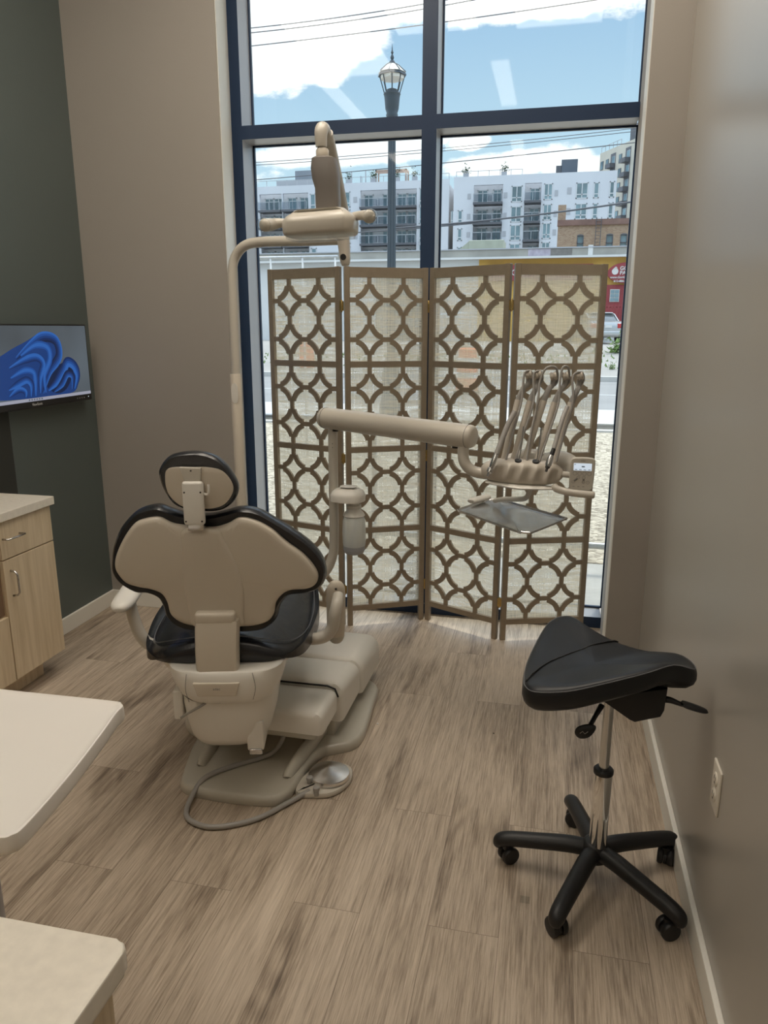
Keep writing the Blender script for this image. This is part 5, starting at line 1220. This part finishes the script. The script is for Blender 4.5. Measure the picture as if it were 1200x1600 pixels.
# low shop row
sh_ = thing('restaurant_building', 'low restaurant with weathered parapet, mustard wall and maroon signs across the street', 'building', (-6, 44, .84))
YR = 40
obj('parapet', bx(-45, 12, YR, YR + 8, 4.98, 5.40), M['parapet'], sh_)
obj('parapet_cap', bx(-45, 12, YR - .06, YR + .1, 5.38, 5.43), M['vent'], sh_)
obj('roof_edge', bx(-45, 12, YR - .35, YR, 4.90, 5.0), M['roof_white'], sh_)
obj('wall', bx(-45, -4.05, YR + .05, YR + 8, .84, 4.92), M['roof_white'], sh_)
obj('wall', bx(-4.05, 12, YR, YR + 8, .84, 4.92), M['yellow'], sh_)
obj('patched_wall', bx(-9.5, -6.2, YR - .02, YR + .1, .84, 4.2), M['parapet'], sh_)
obj('mural_panel', bx(-1.6, -.5, YR - .02, YR + .1, 5.02, 5.36), mat('lilac_panel', (.40, .36, .42), .8, noise=(4, .2), bump=(3, .1)), sh_)
obj('mural_panel', bx(-.5, .55, YR - .02, YR + .1, 5.04, 5.36), mat('dark_panel', (.20, .185, .17), .8, noise=(4, .2), bump=(3, .1)), sh_)
obj('white_patch', bx(1.32, 1.55, YR - .03, YR + .1, 4.98, 5.50), M['white'], sh_)
awn = obj('maroon_sign', bx(-3.6, 1.6, YR - .25, YR, 3.85, 4.6), M['red'], sh_)
obj('sign_lettering', text_mesh('GORKHA PALACE', .42, depth=.01), M['white'], awn, mtx=Matrix.Translation((-1.0, YR - .27, 4.22)) @ Matrix.Rotation(PI / 2, 4, 'X'))
ov = [(3.28 + .98 * math.cos(2 * PI * k / 48) * 1.0, 4.15 + .50 * math.sin(2 * PI * k / 48)) for k in range(48)]
osn = obj('oval_sign', prism(nb(), [(x, max(z, 3.66)) for x, z in ov], YR - .22, YR - .06, 'XZ'), M['red'], sh_)
RT = Matrix.Rotation(PI / 2, 4, 'X')
obj('sign_name', text_mesh('GORKHA\nPALACE', .25, 'LEFT', .008, .006), M['white'], osn, mtx=Matrix.Translation((2.88, YR - .235, 4.25)) @ RT)
obj('sign_web_address', text_mesh('www.GorkhaPalace.com', .15, 'LEFT', .008, .003), M['white'], osn, mtx=Matrix.Translation((2.44, YR - .235, 3.94)) @ RT)
obj('sign_phone', text_mesh('612-886-345', .145, 'LEFT', .008, .003), M['white'], osn, mtx=Matrix.Translation((2.62, YR - .235, 3.76)) @ RT)
b = nb(); lathe(b, [(.10, 0), (.155, 0), (.155, .01), (.10, .01)], (2.66, YR - .22, 4.22), (0, -1, 0), seg=28)
tube(b, [(2.60, YR - .235, 4.33), (2.68, YR - .235, 4.42), (2.74, YR - .235, 4.36)], .022, seg=6, n=3); obj('sign_emblem', b, M['white'], osn)
entr = obj('entrance', bx(2.20, 6.0, YR - .05, YR + .02, 1.8, 3.60), M['red'], sh_)
for x in (2.50, 3.30, 4.1):
    f_ = obj('entrance_window', bx(x, x + .45, YR - .09, YR, 2.78, 3.38), M['white'], sh_)
    for i in range(2):
        for j in range(3): obj('pane', bx(x + .03 + i * .205, x + .215 + i * .205, YR - .11, YR - .08, 2.81 + j * .19, 2.97 + j * .19), M['win'], f_)
b = nb(); box(b, 2.1, 6.2, 38.0, 38.06, 2.45, 2.55)
for k in range(28): box(b, 2.12 + k * .15, 2.16 + k * .15, 38.0, 38.05, 1.6, 2.5)
tag(obj('maroon_railing', b, M['red']), 'maroon picket railing before the restaurant entrance, behind the silver car', 'railing')
tag(obj('low_white_wall', bx(2.1, 9, 37.9, 38.15, .80, 1.62), M['roof_white']), 'low white wall carrying the maroon railing by the silver car', 'wall')
# rooftop machine and arch on the shop roof
ac = thing('rooftop_air_unit', 'olive grey rooftop air unit with slanted hood on the low shop roof', 'air unit', (-4.6, 46, 5.4))
obj('unit_body', bx(-5.2, -3.2, 45.2, 47, 5.4, 6.42, bev=.03, seg=1), mat('olive_metal', (.36, .38, .31), .6, noise=(2, .08), bump=(3, .1)), ac)
b = nb(); prism(b, [(-5.2, 5.75), (-5.2, 6.38), (-5.75, 5.95), (-5.6, 5.85)], 45.3, 46.6, 'XZ'); obj('unit_hood', b, bpy.data.materials['olive_metal'], ac)
tag(obj('roof_curb', bx(-8.2, -5.3, 45.5, 47, 5.38, 5.72), bpy.data.materials['olive_metal']), 'long low olive housing left of the rooftop air unit', 'air unit')

# silver sedan, seen from behind
car = thing('car', 'silver sedan parked across the street, seen from behind', 'car', (1.65, 36.2, .86))
MC = Matrix.Translation((1.66, 36.2, .86)) @ Matrix.Rotation(math.radians(14), 4, 'Z') @ Matrix.Scale(.92, 4)
def co(n, b, m, p=None, sm=True): return obj(n, b, m, p or car, mtx=MC, smooth=sm, auto=40)
b = nb(); R = []
for y, hw, zb, zt in ((-2.28, .70, .42, .84), (-2.22, .82, .32, .98), (-1.9, .87, .28, 1.03), (-1.2, .89, .26, 1.04), (0, .90, .26, .98), (1.2, .89, .26, .92), (1.9, .85, .28, .82), (2.25, .72, .36, .66)):
    R.append([Vector((hw * c, y, z)) for c, z in ((-.86, zb), (-1, zb + .12), (-1, (zb + zt) / 2), (-.97, zt - .12), (-.84, zt), (.84, zt), (.97, zt - .12), (1, (zb + zt) / 2), (1, zb + .12), (.86, zb))])
co('car_body', rings_mesh(b, R), M['car'])
b = nb(); R = []
for y, hw, zt in ((-1.62, .74, 1.00), (-1.0, .66, 1.36), (-.4, .64, 1.43), (.3, .64, 1.40), (1.05, .72, .98)):
    R.append([Vector((-.80 * (1 if zt > 1.1 else .95), y, .96)), Vector((-hw, y, zt - .03)), Vector((-hw + .10, y, zt)), Vector((hw - .10, y, zt)), Vector((hw, y, zt - .03)), Vector((.80 * (1 if zt > 1.1 else .95), y, .96))])
cab_ = co('cabin_glass', rings_mesh(b, R), M['car_glass'])
b = nb(); box(b, -.60, .60, -.98, .32, 1.39, 1.45, bev=.02); 
for s in (-1, 1):
    tube(b, [(s * .70, -1.60, 1.02), (s * .655, -1.02, 1.35), (s * .63, -.4, 1.42), (s * .63, .3, 1.39), (s * .70, 1.02, 1.0)], .035, seg=8)
co('car_roof', b, M['car'], sm=True)
for s in (-1, 1):
    b = nb(); box(b, s * .62 - .19, s * .62 + .19, -2.30, -2.15, .70, .92, bev=.03); co('tail_light', b, M['taillight'])
    for y in (-1.35, 1.4):
        x = s * .80; b = nb(); lathe(b, [(.20, -.10), (.31, -.09), (.33, -.05), (.33, .05), (.31, .09), (.20, .10)], (x, y, .33), (1, 0, 0), seg=24); wl_ = co('wheel', b, M['tyre'])
        co('hubcap', lt([(.20, 0), (.19, .02), (.05, .03)], (x + s * .10, y, .33), (s, 0, 0), seg=20), M['galv'], wl_)
co('licence_plate', bx(-.16, .16, -2.32, -2.28, .72, .84), M['white'])
co('bumper', bx(-.80, .80, -2.36, -2.1, .36, .58, bev=.05), M['car'])

# traffic barrel, low hydrant-like bollard, weeds
tbz = thing('traffic_barrel', 'orange and white traffic barrel across the street, seen through the third screen panel', 'traffic barrel', (-2.16, 19.2, -.12))
obj('barrel_body', lt([(.29, -.08), (.29, .2), (.27, .22), (.27, .48), (.25, .50), (.25, .74), (.23, .76), (.23, .98), (.18, 1.02), (.05, 1.03)], (-2.16, 19.2, 0), seg=28), M['orange'], tbz, smooth=True, auto=40)
for z in (.34, .70): obj('barrel_band', lt([(.272 if z < .5 else .252, z - .07), (.276 if z < .5 else .256, z - .069), (.276 if z < .5 else .256, z + .069), (.272 if z < .5 else .252, z + .07)], (-2.16, 19.2, 0), seg=28), M['white'], tbz, smooth=True, auto=40)
obj('barrel_foot', lt([(.34, -.12), (.34, -.06), (.28, -.04)], (-2.16, 19.2, 0), seg=28), M['tyre'], tbz, smooth=True, auto=40)
cn = thing('traffic_cone', 'orange traffic barrel by the kerb, seen through the second screen panel', 'traffic barrel', (-8.9, 26.5, .08))
obj('barrel_body', lt([(.28, .1), (.27, .5), (.24, .9), (.2, 1.1), (.05, 1.12)], (-8.9, 26.5, 0), seg=24), M['orange'], cn, smooth=True, auto=40)
for i, (x, y, z, h, lab) in enumerate(((2.42, 31.5, .5, .55, 'tall green weed right of the silver car, nearest the window edge'), (1.62, 31.2, .5, .26, 'short green weed under the rear of the silver car'), (1.95, 27.2, .12, .16, 'low green weed clump along the far pavement'), (-13.9, 27.4, .12, .5, 'green weed clump at the left edge, beyond the far kerb'), (-13.0, 24.9, .05, .4, 'green bushy weed at the left edge, nearest the far kerb'))):
    tag(obj('weed', shrub_bm(x, y, z, h, 130, 30 + i), M['weed']), lab, 'weed', 'weeds across the street')
gv = nb(); rnd = random.Random(9)
for i in range(900):
    x = rnd.uniform(-22, 6); y = rnd.uniform(27.3, 30.5); z = .12 + max(0, y - 27.5) / 6.5 * .72; h = rnd.uniform(.05, .16); a = rnd.uniform(0, PI); d = Vector((math.cos(a), math.sin(a), 0)) * .05
    v = [gv.verts.new(p) for p in (Vector((x, y, z)) - d, Vector((x, y, z)) + d, Vector((x + rnd.uniform(-.05, .05), y, z + h)))]; gv.faces.new(v)
o = obj('verge_grass', gv, M['weed']); tag(o, 'sparse green grass growing along the verge across the street', 'grass', kind='stuff')
